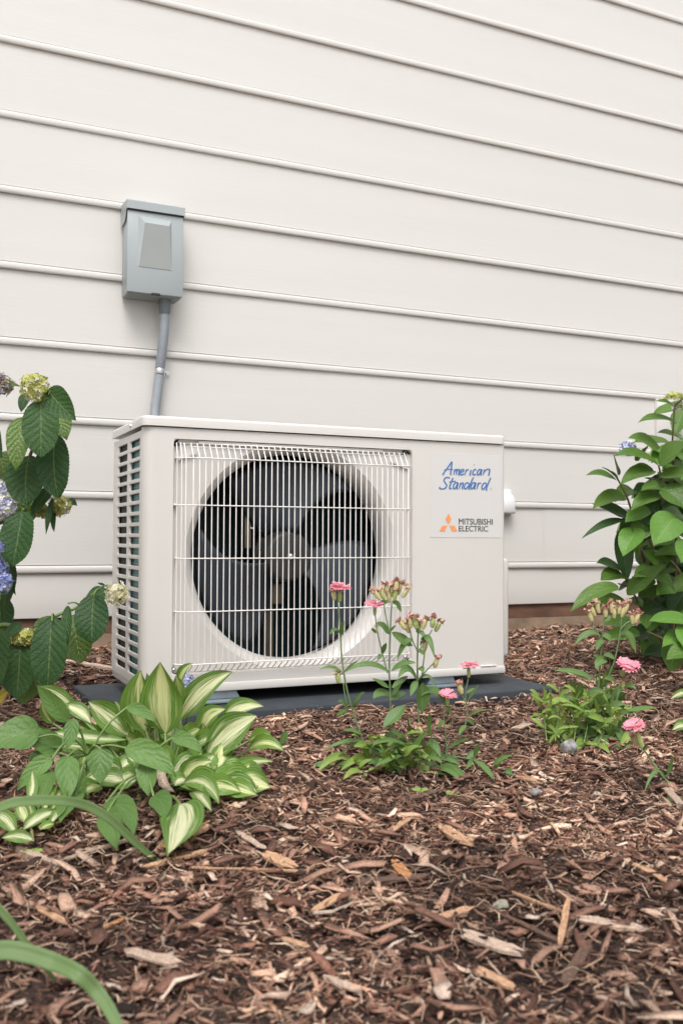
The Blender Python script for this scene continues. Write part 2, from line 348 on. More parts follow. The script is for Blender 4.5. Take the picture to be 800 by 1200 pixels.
# ================================================================== GROUND
def axis(lo, hi, step, far):
    a = list(np.arange(lo, hi + 1e-6, step)); f = []
    d = step
    x = hi
    while x < far: d *= 1.6; x += d; f.append(min(x, far))
    g = []; d = step; x = lo
    while x > -far: d *= 1.6; x -= d; g.append(max(x, -far))
    return np.array(g[::-1] + a + f)
gx = axis(-.6, 3.4, .02, 80); gy = axis(0, 2.52, .02, 80)
X, Y = np.meshgrid(gx, gy); Z = gnd(X, Y)
Z = Z + (nr.rand(*Z.shape) - .5) * .004 * (np.abs(Y - 1.2) < 1.5)
Vg = np.stack([X, Y, Z], -1).reshape(-1, 3); nx = len(gx)
fg = [(j * nx + i, j * nx + i + 1, (j + 1) * nx + i + 1, (j + 1) * nx + i) for j in range(len(gy) - 1) for i in range(nx - 1)]
g = obj('ground', Vg.tolist(), fg, M['soil'], None, True); tag(g, 'dark brown soil bed under the wood mulch in front of the house wall', kind='structure')

obj_p = obj('bounce_ground', [(-60, -60, .0), (60, -60, .0), (60, -.8, .0), (-60, -.8, .0)], [(0, 1, 2, 3)], plain('bounce_ground_pale', (.56, .555, .54), .85, noise=.15, nscale=3), None); obj_p.location.z = .012; tag(obj_p, 'added pale sheet behind the viewer that bounces light onto the lower wall', kind='structure')  # unseen sheet added to bounce light up onto the lower wall
# ------------------------------------------------------------------ mulch
PADX0, PADX1, PADY0, PADY1, PADZ = .342, 1.282, 1.672, 2.10, .044
def chips(N, xr, yr, med, wedge, ratio=.155, lift=0, ns=3):
    pts = []; cnt = 0
    fx = math.tan(-YAW)
    while cnt < N:
        x = nr.uniform(xr[0], xr[1], N); y = nr.uniform(yr[0], yr[1], N)
        k = ~((x > PADX0 - .002) & (x < PADX1 + .002) & (y > PADY0 - .002) & (y < PADY1 + .002))
        a = np.arctan2(x, y); inw = (a > -YAW - R(24)) & (a < -YAW + R(24)) & (x * math.sin(-YAW) + y * math.cos(-YAW) > .5)
        k &= inw if wedge else ~inw
        pts.append(np.stack([x[k], y[k]], 1)); cnt += k.sum()
    P2 = np.concatenate(pts)[:N]
    L = np.clip(np.exp(nr.normal(math.log(med), .55, N)), .004, .05); W = L * np.clip(np.exp(nr.normal(math.log(ratio), .5, N)), .04, .7); W = np.minimum(W, .009 if ratio < .2 else .014)
    T = W * nr.uniform(.15, .5, N)
    if ratio > .2: T = np.minimum(T * .6, .0026)
    yaw = nr.uniform(0, 2 * math.pi, N); pit = nr.normal(0, .20, N); rol = nr.normal(0, .45 if ratio < .2 else .2, N)
    sec = np.array([-.5, -.05, .5] if ns == 3 else [-.5, .5]); cor = np.array([[-.5, -.5], [.5, -.5], [.5, .5], [-.5, .5]])
    loc = np.zeros((N, ns, 4, 3))
    shr = nr.uniform(.15 if ratio < .2 else .6, 1, (N, ns, 1)); shr[:, 1] = 1
    off = nr.normal(0, .18, (N, ns, 2)); off[:, 1] *= 1.6
    loc[..., 0] = (sec[None, :, None] + nr.normal(0, .06, (N, ns, 4))) * L[:, None, None]
    loc[..., 1] = (cor[None, None, :, 0] * shr + off[:, :, 0:1]) * W[:, None, None] * nr.uniform(.75, 1.2, (N, ns, 4))
    loc[..., 2] = (cor[None, None, :, 1] * (shr * .6 + .4)) * T[:, None, None] + off[:, :, 1:2] * L[:, None, None] * .3
    loc = loc.reshape(N, ns * 4, 3)
    def rot(a, ax):
        c, s = np.cos(a)[:, None], np.sin(a)[:, None]; i, j = [(1, 2), (2, 0), (0, 1)][ax]
        u = loc[..., i] * c - loc[..., j] * s; v = loc[..., i] * s + loc[..., j] * c; loc[..., i] = u; loc[..., j] = v
    rot(rol, 0); rot(pit, 1); rot(yaw, 2)
    base = gnd(P2[:, 0], P2[:, 1]) + nr.uniform(-.002, .010, N) + lift + np.abs(pit) * L * .25
    V = loc + np.concatenate([P2, base[:, None]], 1)[:, None, :]
    return V.reshape(-1, 3)
def chip_mesh(name, V, material, ns=3):
    K = ns * 4; N = len(V) // K
    fl = []
    for s in range(ns - 1):
        for c in range(4):
            fl.append((s * 4 + c, s * 4 + (c + 1) % 4, s * 4 + 4 + (c + 1) % 4, s * 4 + 4 + c))
    fl.append((3, 2, 1, 0)); fl.append((K - 4, K - 3, K - 2, K - 1))
    fl = np.array(fl); F_ = (fl[None] + (np.arange(N) * K)[:, None, None]).reshape(-1, 4)
    me = bpy.data.meshes.new(name); me.vertices.add(len(V)); me.vertices.foreach_set('co', V.astype(np.float32).ravel())
    me.loops.add(F_.size); me.loops.foreach_set('vertex_index', F_.astype(np.int32).ravel())
    me.polygons.add(len(F_)); me.polygons.foreach_set('loop_start', (np.arange(len(F_)) * 4).astype(np.int32))
    uvv = np.tile(np.array([[s, c / 3.] for s in np.linspace(0, 1, ns) for c in range(4)]), (N, 1)) + np.repeat(nr.rand(N, 2) * 7, K, 0)
    ul = me.uv_layers.new(name='UVMap'); ul.data.foreach_set('uv', uvv[F_.ravel()].astype(np.float32).ravel())
    me.materials.append(material); me.update(calc_edges=True); me.validate()
    o = bpy.data.objects.new(name, me); C.objects.link(o); return o
VM = np.concatenate([chips(62000, (-.3, 3.1), (.35, YW - .01), .0105, True), chips(1500, (-.3, 3.1), (.35, YW - .01), .030, True),
                     chips(30000, (-.9, 3.9), (-.5, YW - .01), .018, False, .19)])
tag(chip_mesh('mulch_crumbs', chips(72000, (0, 2.2), (.45, 2.3), .0056, True, .16, .001, 2), M['mulch'], 2), 'fine shredded bark crumbs between the larger mulch pieces', kind='stuff')
tag(chip_mesh('wood_mulch', VM, M['mulch']), 'layer of shredded reddish brown bark and wood mulch covering the bed', kind='stuff')
VB = np.concatenate([chips(1900, (-.3, 3.1), (.35, YW - .01), .024, True, .26, .003), chips(500, (-1.6, 4.5), (-.6, YW - .01), .028, False, .26, .003)])
tag(chip_mesh('bark_pieces', VB, M['bark_piece']), 'scattered larger flat bark and wood pieces lying on the mulch', kind='stuff')
# thin straw-like fibres
Vf = []; Ff = []
for i in range(5200):
    for _ in range(50):
        x = rnd.uniform(-.1, 2.9); y = rnd.uniform(.45, YW - .03)
        a = math.atan2(x, y)
        if abs(a + YAW) < R(23) and not (PADX0 < x < PADX1 and PADY0 < y < PADY1): break
    L = rnd.uniform(.010, .045); an = rnd.uniform(0, 6.28); z = float(gnd(x, y)) + .008; cur = rnd.uniform(-1.6, 1.6)
    pts = []
    for k in range(5):
        s = k / 4; a = an + cur * s; pts.append((x + math.cos(a) * L * s, y + math.sin(a) * L * s, z + rnd.uniform(-.002, .004) + .008 * math.sin(s * 3.1) * rnd.random()))
    tube_geo(pts, rnd.uniform(.00025, .0007), 3, Vf, Ff, False)
fib = wood_mat('straw_fibre', [(0, (.12, .07, .045)), (.5, (.30, .19, .13)), (.85, (.48, .35, .25)), (1, (.58, .48, .38))])
tag(obj('mulch_fibres', Vf, Ff, fib), 'fine straw coloured fibres scattered through the mulch', kind='stuff')

# ================================================================== HOUSE WALL
wall = empty('house_wall', (0, YW, 0), 'white horizontal beaded siding wall of the house above a brown foundation', 'wall')
Z0 = 1.59658; SP = .18949; ZB = .15768
def board(zb, zt, x0, x1, bead=True, dy=0, hidden=.010):
    pr = []
    if bead:
        pr += [(.0068, zb), (.0032, zb)]
        for k in range(9):
            th = -math.pi / 2 + math.pi * k / 8
            pr.append((.0030 - math.copysign(abs(math.cos(th)) ** .6, 1) * .0048, zb + .0090 + math.sin(th) * .0088))
        pr += [(.0082, zb + .0182), (.0086, zb + .0190), (.0042, zb + .0204)]
    else:
        pr += [(.012, zb), (.0042, zb), (.0038, zb + .002)]
    for k in range(1, 4):
        s = k / 3; pr.append((.0042 + .0026 * s, (zb + .02) + (zt + hidden - zb - .02) * s))
    n = len(pr); V = []; Fc = []
    xs = np.linspace(x0, x1, max(2, int((x1 - x0) / .45)))
    for x in xs:
        wob = .0006 * math.sin(x * 3.1 + zb * 40) + .0004 * math.sin(x * 8.3 + zb * 11)
        for (yy, zz) in pr: V.append((x, yy + dy + wob, zz))
    for i in range(len(xs) - 1):
        for j in range(n - 1): Fc.append((i * n + j, i * n + j + 1, (i + 1) * n + j + 1, (i + 1) * n + j)[::-1])
    o = obj('siding_board', V, Fc, [M['siding'], M['lap_shade']], wall, False, None, [1 if j == 0 else 0 for i in range(len(xs) - 1) for j in range(n - 1)]); return smooth_angle(o, 40)
ZV = [ZB] + [Z0 - SP * i for i in range(7, -12, -1)]
seams = {1: 1.86, 2: 3.4, 4: 3.1, 6: -.3, 7: 3.6}
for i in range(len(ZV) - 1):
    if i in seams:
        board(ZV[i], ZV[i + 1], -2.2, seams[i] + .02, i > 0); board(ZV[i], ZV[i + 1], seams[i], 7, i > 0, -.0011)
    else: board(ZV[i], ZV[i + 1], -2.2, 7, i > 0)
bx('sheathing', -2.2, 7, .022, .12, .10, 3.6, M['rim'], wall)
bx('rim_board', -2.2, 7, .0145, .0215, .113, .170, M['rim'], wall, .001)
bm = bmesh.new(); box(bm, -2.2, 7, .012, .2, -.3, .1125)
bobj('foundation', bm, M['concrete'], wall)

# white block with tap at the right edge
bk = empty('wall_mounting_block', (on_y(790, 495, YW).x, YW, on_y(790, 495, YW).z), 'white block with faded tap on the siding behind the right shrub', 'wall block')
bx('block_plate', -.085, .085, -.006, .012, -.10, .075, M['siding'], bk, .004)
V, Fc = tube_geo([(0, -.006, 0), (0, -.05, 0), (0, -.07, -.02), (0, -.072, -.05)], [.014, .016, .015, .013], 10)
obj('tap', V, Fc, M['faucet'], bk, True)

# white rounded cover on the wall behind the unit
cp = on_y(592, 602, YW)
cap = empty('line_cover', (cp.x, YW, cp.z), 'small white rounded plastic cover on the siding just right of the condenser', 'cover')
V = []; Fc = []; prof = []
for k in range(13):
    th = math.pi * k / 12; prof.append((math.cos(th) * .036, .034 + math.sin(th) * .034))
prof = [(.036, 0)] + prof + [(-.036, 0)]
sh = -.016
for yy, sc in ((.008, 1), (-.020, 1), (-.028, .93), (-.031, .8)):
    for (a, b) in prof: V.append((sh + a * sc, yy, .028 + (b - .028) * sc))
n = len(prof)
for r_ in range(3):
    for j in range(n): Fc.append((r_ * n + j, r_ * n + (j + 1) % n, (r_ + 1) * n + (j + 1) % n, (r_ + 1) * n + j))
Fc.append(tuple(3 * n + j for j in range(n)))
smooth_angle(obj('cover_shell', V, Fc, M['white'], cap), 50)
bx('cover_flange', -.056, .022, .001, .006, -.003, .075, M['white'], cap, .002)

# ================================================================== DISCONNECT BOX
Y0 = YW
bx0, bx1, bz0, bz1 = .5155, .6575, .985, 1.218
db = empty('disconnect_box', ((bx0 + bx1) / 2, YW, bz0), 'grey electrical disconnect box with tapered raised cover, mounted on the siding above the condenser', 'electrical box')
w2 = (bx1 - bx0) / 2; hh = bz1 - bz0; dp = -.072
bx('housing', -w2, w2, dp + .012, .0, 0, hh - .004, M['boxgrey'], db, .0015)
# bottom plate recessed rim + cover
bx('cover_panel', -w2 - .0015, w2 + .0015, dp, dp + .0115, .0015, hh - .022, M['boxgrey'], db, .002)
# raised tapered emblem pocket on the cover
e0 = [(-.046, hh - .034), (.040, hh - .036), (.042, .0665), (-.0455, .0665)]
e1 = [(-.030, hh - .052), (.033, hh - .053), (.0385, .0685), (-.043, .0685)]
V = [(a, dp - .0002, b) for a, b in e0] + [(a, dp - (.0075 if i < 2 else .0012), b) for i, (a, b) in enumerate(e1)]
obj('raised_panel', V, [(0, 1, 5, 4)[::-1], (1, 2, 6, 5)[::-1], (2, 3, 7, 6)[::-1], (3, 0, 4, 7)[::-1], (4, 5, 6, 7)[::-1]], [M['boxgrey'], M['boxdark']], db, False, None, [0, 0, 0, 0, 1])
# hood
hp = [(dp - .006, hh - .0195), (dp - .006, hh + .001), (dp - .003, hh + .004), (.0, hh + .009)]
V = []; Fc = []
for x in (-w2 - .004, w2 + .004):
    for a, b in hp: V.append((x, a, b))
    V.append((x, .0, hh - .05)); V.append((x, dp + .024, hh - .046)); V.append((x, dp + .008, hh - .030)); V.append((x, dp + .006, hh - .0195))
Fc = [tuple(range(8)), tuple(reversed(range(8, 16)))] + [(i, i + 8, i + 9, i + 1) for i in range(3)] + [(0, 7, 15, 8)]
smooth_angle(obj('hood', V, Fc, M['boxgrey'], db), 30)
bx('hood_gap', -w2 - .002, w2 + .002, dp - .003, dp + .002, hh - .0225, hh - .0195, M['black'], db)
bx('latch', -.010, .012, dp - .0015, dp + .004, -.001, .004, M['black'], db)
bx('bottom_plate', -w2 + .004, w2 - .004, dp + .012, -.004, -.0015, .0, M['boxdark'], db)
cx = .6205 - (bx0 + bx1) / 2
V, Fc = tube_geo([(cx, -.035, .002), (cx, -.035, -.012), (cx, -.035, -.013), (cx, -.035, -.037), (cx, -.035, -.040)], [.0175, .0175, .016, .0145, .0128], 20)
smooth_angle(obj('coupling', V, Fc, M['coupling'], db), 40)
bo = Vector(((bx0 + bx1) / 2, YW, bz0))
cpts = [Vector((.6205, YW - .035, .965)), Vector((.6195, YW - .033, .90)), Vector((.6165, YW - .026, .845)), Vector((.613, YW - .0185, .797)), Vector((.607, YW - .0185, .74)), Vector((.600, YW - .022, .68)), Vector((.594, YW - .040, .60)), Vector((.592, YW - .080, .50)), Vector((.592, YW - .15, .44))]
cc = cr([p - bo for p in cpts], 10)
V, Fc = tube_geo(cc, .0125, 16); cd = obj('conduit', V, Fc, M['conduit'], db, True)
# corrugation rings of the flexible upper length
Vr = []; Fr = []
cf = cr([p - bo for p in cpts[:4]], 14)
for i in range(2, len(cf) - 2):
    t = (cf[i + 1] - cf[i - 1]).normalized() * .0011
    tube_geo([cf[i] - t, cf[i] - t * .4, cf[i] + t * .4, cf[i] + t], [.0124, .01315, .01315, .0124], 14, Vr, Fr, False)
obj('ribbing', Vr, Fr, M['conduit'], cd, True)
sp_ = cpts[3] - bo
V, Fc = tube_geo([sp_ + Vector((.0005, 0, .0075)), sp_ + Vector((.0005, 0, .006)), sp_ + Vector((.0003, 0, 0)), sp_ + Vector((0, 0, -.006)), sp_ + Vector((0, 0, -.0075))], [.0132, .0142, .0138, .0142, .0132], 18)
st = smooth_angle(obj('strap_clamp', V, Fc, M['steel'], db), 50)
bx('strap_tab', sp_.x + .010, sp_.x + .033, .0045, .0065, sp_.z - .008, sp_.z + .006, M['steel'], st, .0008)
V, Fc = tube_geo([(sp_.x + .026, .0045, sp_.z - .001), (sp_.x + .026, -.001, sp_.z - .001)], [.0055, .0045], 8); obj('screw', V, Fc, M['steel'], st)

# ================================================================== CONDENSER
UX, UY, UZ = .40923, 1.76198, .0675; W_, D_, H_ = .8, .2822, .5012
un = empty('outdoor_condenser', (UX, UY, UZ), 'pale grey outdoor condenser with wire fan guard and brand sticker, standing on a dark pad', 'air conditioner', rz=-.00594)
RX0, RX1, RZ0, RZ1, RD = .0565, .567, .0355, .4800, .009
def casing():
    V = []; Fc = []; mi = []
    def v(x, y, z): V.append((x, y, z)); return len(V) - 1
    r1, r2 = .020, .008
    # outline left back -> left front arc -> front -> right
    zb, zt = .014, H_ - .001
    arc = [(r1 - r1 * math.cos(a), r1 - r1 * math.sin(a)) for a in np.linspace(0, math.pi / 2, 8)]
    arc2 = [(W_ - r2 + r2 * math.sin(a), r2 - r2 * math.cos(a)) for a in np.linspace(0, math.pi / 2, 5)]
    def strip(pts, z0, z1):
        ids = [(v(x, y, z0), v(x, y, z1)) for x, y in pts]
        for i in range(len(ids) - 1): Fc.append((ids[i][0], ids[i + 1][0], ids[i + 1][1], ids[i][1]))
    strip(arc, zb, zt)
    strip(arc2 + [(W_, D_)], zb, zt)
    strip([(W_, D_), (W_ - .1, D_)], zb, zt)
    # front frame
    def quad(x0, x1, z0, z1, y=0): a = [v(x0, y, z0), v(x1, y, z0), v(x1, y, z1), v(x0, y, z1)]; Fc.append(tuple(a))
    xl, xr = r1, W_ - r2
    quad(xl, RX0, zb, zt); quad(RX1, xr, zb, zt); quad(RX0, RX1, zb, RZ0); quad(RX0, RX1, RZ1, zt)
    # step in (chamfered, rounded corners)
    def rrect(x0, x1, z0, z1, r, k=5):
        o = []
        for (cx, cz, a0) in ((x1 - r, z1 - r, 0), (x0 + r, z1 - r, 90), (x0 + r, z0 + r, 180), (x1 - r, z0 + r, 270)):
            for a in np.linspace(a0, a0 + 90, k): o.append((cx + r * math.cos(R(a)), cz + r * math.sin(R(a))))
        return o
    def loop(pts, y): return [v(a, y, b) for a, b in pts]
    def bridge(A, B):
        n = len(A)
        for i in range(n): Fc.append((A[i], B[i], B[(i + 1) % n], A[(i + 1) % n]))
    k = 17
    ang = []
    outer_sq = []
    # perimeter samples evenly as rays from the circle centre
    CX, CZ, = .308, .2565
    N = 96
    r_r = rrect(RX0, RX1, RZ0, RZ1, .010, 7)
    r_s = rrect(RX0, RX1, RZ0, RZ1, .0005, 7)
    def ray_rect(pts):
        out = []
        for i in range(N):
            a = 2 * math.pi * (i + .5) / N; d = (math.cos(a), math.sin(a)); best = None
            for j in range(len(pts)):
                p, q = pts[j], pts[(j + 1) % len(pts)]
                ex, ez = q[0] - p[0], q[1] - p[1]; den = d[0] * ez - d[1] * ex
                if abs(den) < 1e-12: continue
                t = ((p[0] - CX) * ez - (p[1] - CZ) * ex) / den; s = ((p[0] - CX) * d[1] - (p[1] - CZ) * d[0]) / den
                if t > 0 and -1e-6 <= s <= 1 + 1e-6 and (best is None or t < best): best = t
            out.append((CX + d[0] * best, CZ + d[1] * best))
        # snap nearest ray to the rectangle's corners
        return out
    ro = ray_rect(r_r)
    A = loop(r_s, 0.0); B = loop(r_r, .0012); B2 = loop([(a + (CX - a) * .004, b + (CZ - b) * .004) for a, b in r_r], RD)
    bridge(A, B); bridge(B, B2)
    roi = [(a + (CX - a) * .0005, b + (CZ - b) * .0005) for a, b in ro]
    P0 = loop(roi, RD)
    def circ(r, y): return loop([(CX + r * math.cos(2 * math.pi * (i + .5) / N), CZ + r * math.sin(2 * math.pi * (i + .5) / N)) for i in range(N)], y)
    # recess face: rect ring -> circle
    c0 = None
    prof = [(.2255, RD), (.2235, RD + .0015), (.217, RD + .006), (.211, RD + .013), (.2075, RD + .022), (.206, RD + .030), (.206, RD + .055), (.2085, RD + .060)]
    # clip the flare where it would pass the recess
    def circ_c(r, y):
        o = []
        for i in range(N):
            a = 2 * math.pi * (i + .5) / N; x = CX + r * math.cos(a); z = CZ + r * math.sin(a)
            lim = math.hypot(ro[i][0] - CX, ro[i][1] - CZ) - .003; rr = min(r, lim); o.append((CX + rr * math.cos(a), CZ + rr * math.sin(a)))
        return loop(o, y)
    prev = P0
    for r, y in prof:
        cur = circ_c(r, y); bridge(prev, cur); prev = cur
    o = obj('casing', V, [f[::-1] if False else f for f in Fc], M['casing'], un)
    bm = bmesh.new(); bm.from_mesh(o.data); bmesh.ops.remove_doubles(bm, verts=bm.verts, dist=1e-5); bm.to_mesh(o.data); bm.free()
    smooth_angle(o, 28); return o
cas = casing()
# left side grille with two columns of slots
def grille():
    ys = [.020, .034, .122, .146, .237, D_]
    zs = [.014]; rows = 22; z0 = .0155 + .010; pitch = (.478 - .026) / 21.6; hh_ = .0128
    hz = [(.030 + i * .02085, .030 + i * .02085 + .0135) for i in range(22)]
    for a, b in hz: zs += [a, b]
    zs.append(H_ - .0065)
    bm = bmesh.new(); T = .0045
    grid = {}
    for X_ in (0.0,):
        for j, y in enumerate(ys):
            for k, z in enumerate(zs): grid[j, k] = bm.verts.new((X_, y, z))
    faces = []
    for j in range(len(ys) - 1):
        for k in range(len(zs) - 1):
            hole = j in (1, 3) and k % 2 == 1
            if not hole: faces.append(bm.faces.new((grid[j, k], grid[j, k + 1], grid[j + 1, k + 1], grid[j + 1, k])))
    ret = bmesh.ops.extrude_face_region(bm, geom=faces)
    for v in [e for e in ret['geom'] if isinstance(e, bmesh.types.BMVert)]: v.co.x += T
    bmesh.ops.recalc_face_normals(bm, faces=bm.faces)
    sharp = [e for e in bm.edges if len(e.link_faces) == 2 and e.calc_face_angle(0) > 1 and all(v.co.x < .001 for v in e.verts) and .03 < e.verts[0].co.y < .25 and .02 < e.verts[0].co.z < .49]
    bmesh.ops.bevel(bm, geom=sharp, offset=.0011, segments=2, profile=.5, affect='EDGES')
    return smooth_angle(bobj('side_grille', bm, M['casing'], un), 40)
grille()
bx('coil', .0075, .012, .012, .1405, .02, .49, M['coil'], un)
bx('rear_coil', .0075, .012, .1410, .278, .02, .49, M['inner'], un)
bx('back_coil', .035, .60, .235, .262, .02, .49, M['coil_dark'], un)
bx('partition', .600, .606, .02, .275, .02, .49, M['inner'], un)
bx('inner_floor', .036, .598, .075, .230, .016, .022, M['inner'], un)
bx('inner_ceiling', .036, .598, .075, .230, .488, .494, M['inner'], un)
# base pan
bm = bmesh.new(); box(bm, .0015, W_ - .001, -.0022, D_ - .002, 0, .0165, .003, 2); smooth_angle(bobj('base_pan', bm, M['casing'], un), 30)
bx('base_glint', .735, .775, -.0042, -.001, .0175, .0195, M['guard'], un, .0006)  # paler bars painted in as highlights along the base pan lip
bx('base_glint', .690, .722, -.0042, -.001, .0175, .0195, M['guard'], un, .0006)
# lid
bm = bmesh.new(); box(bm, -.0035, W_ + .0005, -.0045, D_ + .003, H_ + .0012, H_ + .0200)
vert = [e for e in bm.edges if abs(e.verts[0].co.z - e.verts[1].co.z) > .01 and e.verts[0].co.y < .1]
bmesh.ops.bevel(bm, geom=vert, offset=.014, segments=6, profile=.5, affect='EDGES')
top = [e for e in bm.edges if all(v.co.z > H_ + .019 for v in e.verts) and len(e.link_faces) == 2 and e.calc_face_angle(0) > .5]
bmesh.ops.bevel(bm, geom=top, offset=.0055, segments=4, profile=.5, affect='EDGES')
lid = smooth_angle(bobj('lid', bm, M['casing'], un), 40)
V, Fc = tube_geo([(-.0030, .10, H_ + .010), (-.0052, .10, H_ + .010)], [.004, .0035], 8); obj('screw', V, Fc, M['steel'], lid)
# right side valve cover
bm = bmesh.new(); box(bm, W_ + .0005, W_ + .047, .052, .255, .026, .250, .009, 3)
smooth_angle(bobj('valve_cover', bm, M['casing'], un), 40)
# feet
for fx in (.115, .600):
    bm = bmesh.new(); box(bm, fx, fx + .085, -.012, D_ + .012, -.0215, -.016, .0015); box(bm, fx + .008, fx + .077, .004, D_ - .004, -.0155, -.0005, .002)
    for v in bm.verts:
        if v.co.z > -.003: v.co.x = fx + .0425 + (v.co.x - fx - .0425) * .82
    smooth_angle(bobj('foot', bm, M['foot'], un))
# guard
gd = empty('fan_guard', (0, 0, 0)); gd.parent = un
FRZ, BZ = .4435, .0560
def wire(pts, r=.00115, m_='guard', n=6): return tube('guard_wire', pts, r, M[m_], gd, n)
YF = -.020
GX = [(.0627, -.004), (.0700, -.010), (.0765, -.016)] + [(.0896 + .01203 * i, YF) for i in range(39)]
for (x, y) in GX:
    kk = (y + .004) / (YF + .004) if y > YF else 1
    wire([(x, y + .013 * kk + .0065, .4725), (x, y + .004 * kk, FRZ + .006), (x, y, FRZ - .001), (x, y, .25), (x, y, BZ + .001), (x, y + .003 * kk, BZ - .005), (x, RD - .004, BZ - .0165)])
left = [(RX0 + .006, RD, 0), (.0600, -.002, 0), (.0665, -.009, 0), (.0765, -.0155, 0), (.0896, YF - .0016, 0)]
for z in (FRZ, .3543, .2542, .1542, BZ):
    pts = [(x, y, z) for x, y, _ in left] + [(.30, YF - .0020, z), (.5468, YF - .0020, z), (.555, -.012, z), (.560, RD, z)]
    wire(pts, .0012)
wire([(.064, RD - .002, .4725), (.30, -.001, .4730), (.553, RD - .002, .4725)], .0012); wire([(.082, -.006, .4655), (.30, -.008, .4655), (.552, -.006, .4655)], .0010)
wire([(.062, RD - .005, BZ - .0160), (.30, RD - .006, BZ - .0165), (.556, RD - .005, BZ - .0160)], .0012, 'guard2')
for (x, z) in ((.064, .4695), (.061, .3543), (.062, .045), (.5545, .0455), (.552, .474)):
    V, Fc = tube_geo([(x, RD, z), (x, RD - .006, z), (x, RD - .008, z)], [.0045, .0042, .002], 10)
    obj('screw', V, Fc, M['steel'] if z < .4 else M['black'], gd, True)
# recess ribs at the upper corners
bx('top_rib', .105, .50, .0035, .0105, .4715, .4790, M['casing'], un, .0015)
for sx, xa in ((1, .062), (-1, .560)):
    V = []
    for (a, b) in ((0, .438), (.040, .452), (.040, .456), (0, .443)):
        V += [(xa + sx * a, RD - .005, b), (xa + sx * a, RD + .001, b)]
    obj('corner_rib', V, [(0, 2, 4, 6), (1, 7, 5, 3), (0, 1, 3, 2), (2, 3, 5, 4), (4, 5, 7, 6), (6, 7, 1, 0)], M['casing'], un)
# fan
CXF, CZF = .311, .2560
fan = empty('fan', (CXF, .050, CZF)); fan.parent = un
V = []; Fc = []; n = 40
pf = [(0.0, -.002), (.044, -.0015), (.0475, -.0005), (.050, .003), (.0525, .012), (.054, .040)]
for r, y in pf[1:]:
    for i in range(n): V.append((r * math.cos(2 * math.pi * i / n), y, r * math.sin(2 * math.pi * i / n)))
V.append((0, -.002, 0))
for k in range(len(pf) - 2):
    for i in range(n): Fc.append((k * n + i, k * n + (i + 1) % n, (k + 1) * n + (i + 1) % n, (k + 1) * n + i))
for i in range(n): Fc.append((len(V) - 1, (i + 1) % n, i))
smooth_angle(obj('hub', V, Fc, M['hub'], fan), 50)
V, Fc = tube_geo([(0, -.001, 0), (0, -.009, 0), (0, -.011, 0)], [.006, .0055, .003], 8); obj('nut', V, Fc, M['steel'], fan)
for b in range(3):
    th0 = R(222 + 120 * b); V = []; nu, nv = 16, 10
    for i in range(nu + 1):
        for j in range(nv + 1):
            s = j / nv; r = .050 + (.195 - .050) * s
            span = R(58 + 26 * s); u = i / nu - .5
            a = th0 + u * span - R(16) * s * s
            V.append((r * math.cos(a), .018 + u * (.055 - .012 * s) + .006 * (4 * u * u) - .010 * s, r * math.sin(a)))
    Fc = [(i * (nv + 1) + j, (i + 1) * (nv + 1) + j, (i + 1) * (nv + 1) + j + 1, i * (nv + 1) + j + 1) for i in range(nu) for j in range(nv)]
    o = obj('blade', V, Fc, M['fan'], fan, True)
    md = o.modifiers.new('thick', 'SOLIDIFY'); md.thickness = .0025
# motor with bracket
V, Fc = tube_geo([(CXF, .100, CZF), (CXF, .104, CZF), (CXF, .165, CZF), (CXF, .17, CZF)], [.05, .056, .056, .05], 28); smooth_angle(obj('motor', V, Fc, M['inner'], un), 40)
mb = bx('motor_bracket', CXF - .010, CXF + .012, .172, .178, .03, .485, M['bracket'], un, .001)
bx('motor_arm', CXF - .008, CXF + .010, .112, .118, CZF + .058, CZF + .10, M['bracket'], un, .001)
bx('motor_arm', CXF - .015, CXF + .012, .112, .118, CZF - .10, CZF - .058, M['bracket'], un, .001)
bx('wiring_bracket', .232, .246, .100, .104, .272, .365, M['bracket'], un, .001)
bm = bmesh.new()
for i in range(7):
    a, c_ = .255 + rnd.uniform(-.015, .03), .30 + rnd.uniform(-.01, .035); box(bm, a, a + rnd.uniform(.004, .012), .094, .099, c_, c_ + rnd.uniform(.004, .016), .001)
bobj('motor_connector', bm, M['steel'], un)

# ---- sticker and lettering
stk = bx('sticker', .6115, .788, -.0006, -.0002, .296, .4765, M['sticker'], un, .0002, 1)
UI = (Matrix.Translation(Vector((UX, UY, UZ))) @ Matrix.Rotation(-.00594, 4, 'Z')).inverted()
def fr(zx, zy):      # picture of the sticker (6.667x crop) -> point on the front panel, unit coordinates
    p = UI @ on_y(490 + zx / 6.667, 520 + zy / 6.667, UY)
    q = UI @ CAM; d = p - q; t = (-0.0014 - q.y) / d.y; r = q + d * t; return (r.x, r.z)
def strokes(name, lst, w, material):
    V = []; Fc = []
    for st_ in lst:
        P = cr([Vector((*fr(a, b), 0)) for a, b in st_], 5) if len(st_) > 2 else [Vector((*fr(a, b), 0)) for a, b in st_]
        s0 = len(V); k = len(P)
        for i, p in enumerate(P):
            t = (P[min(i + 1, k - 1)] - P[max(i - 1, 0)]).normalized(); nn = Vector((-t.y, t.x, 0))
            ww = w * (.75 + .35 * abs(nn.x)) * (.75 if i in (0, k - 1) else 1)
            for sg in (-1, 1): q = p + nn * ww * sg; V.append((q.x, -.0012, q.y))
        for i in range(k - 1): Fc.append((s0 + 2 * i, s0 + 2 * i + 1, s0 + 2 * i + 3, s0 + 2 * i + 2))
    # each stroke gets its own hair of height so crossing strokes never share a plane
    o = obj(name, V, Fc, material, stk); vi = 0
    for c_, st_ in enumerate(lst):
        k = (len(st_) - 1) * 5 + 1 if len(st_) > 2 else 2
        for q in range(k * 2): o.data.vertices[vi].co.y -= .00002 * c_; vi += 1
    return o
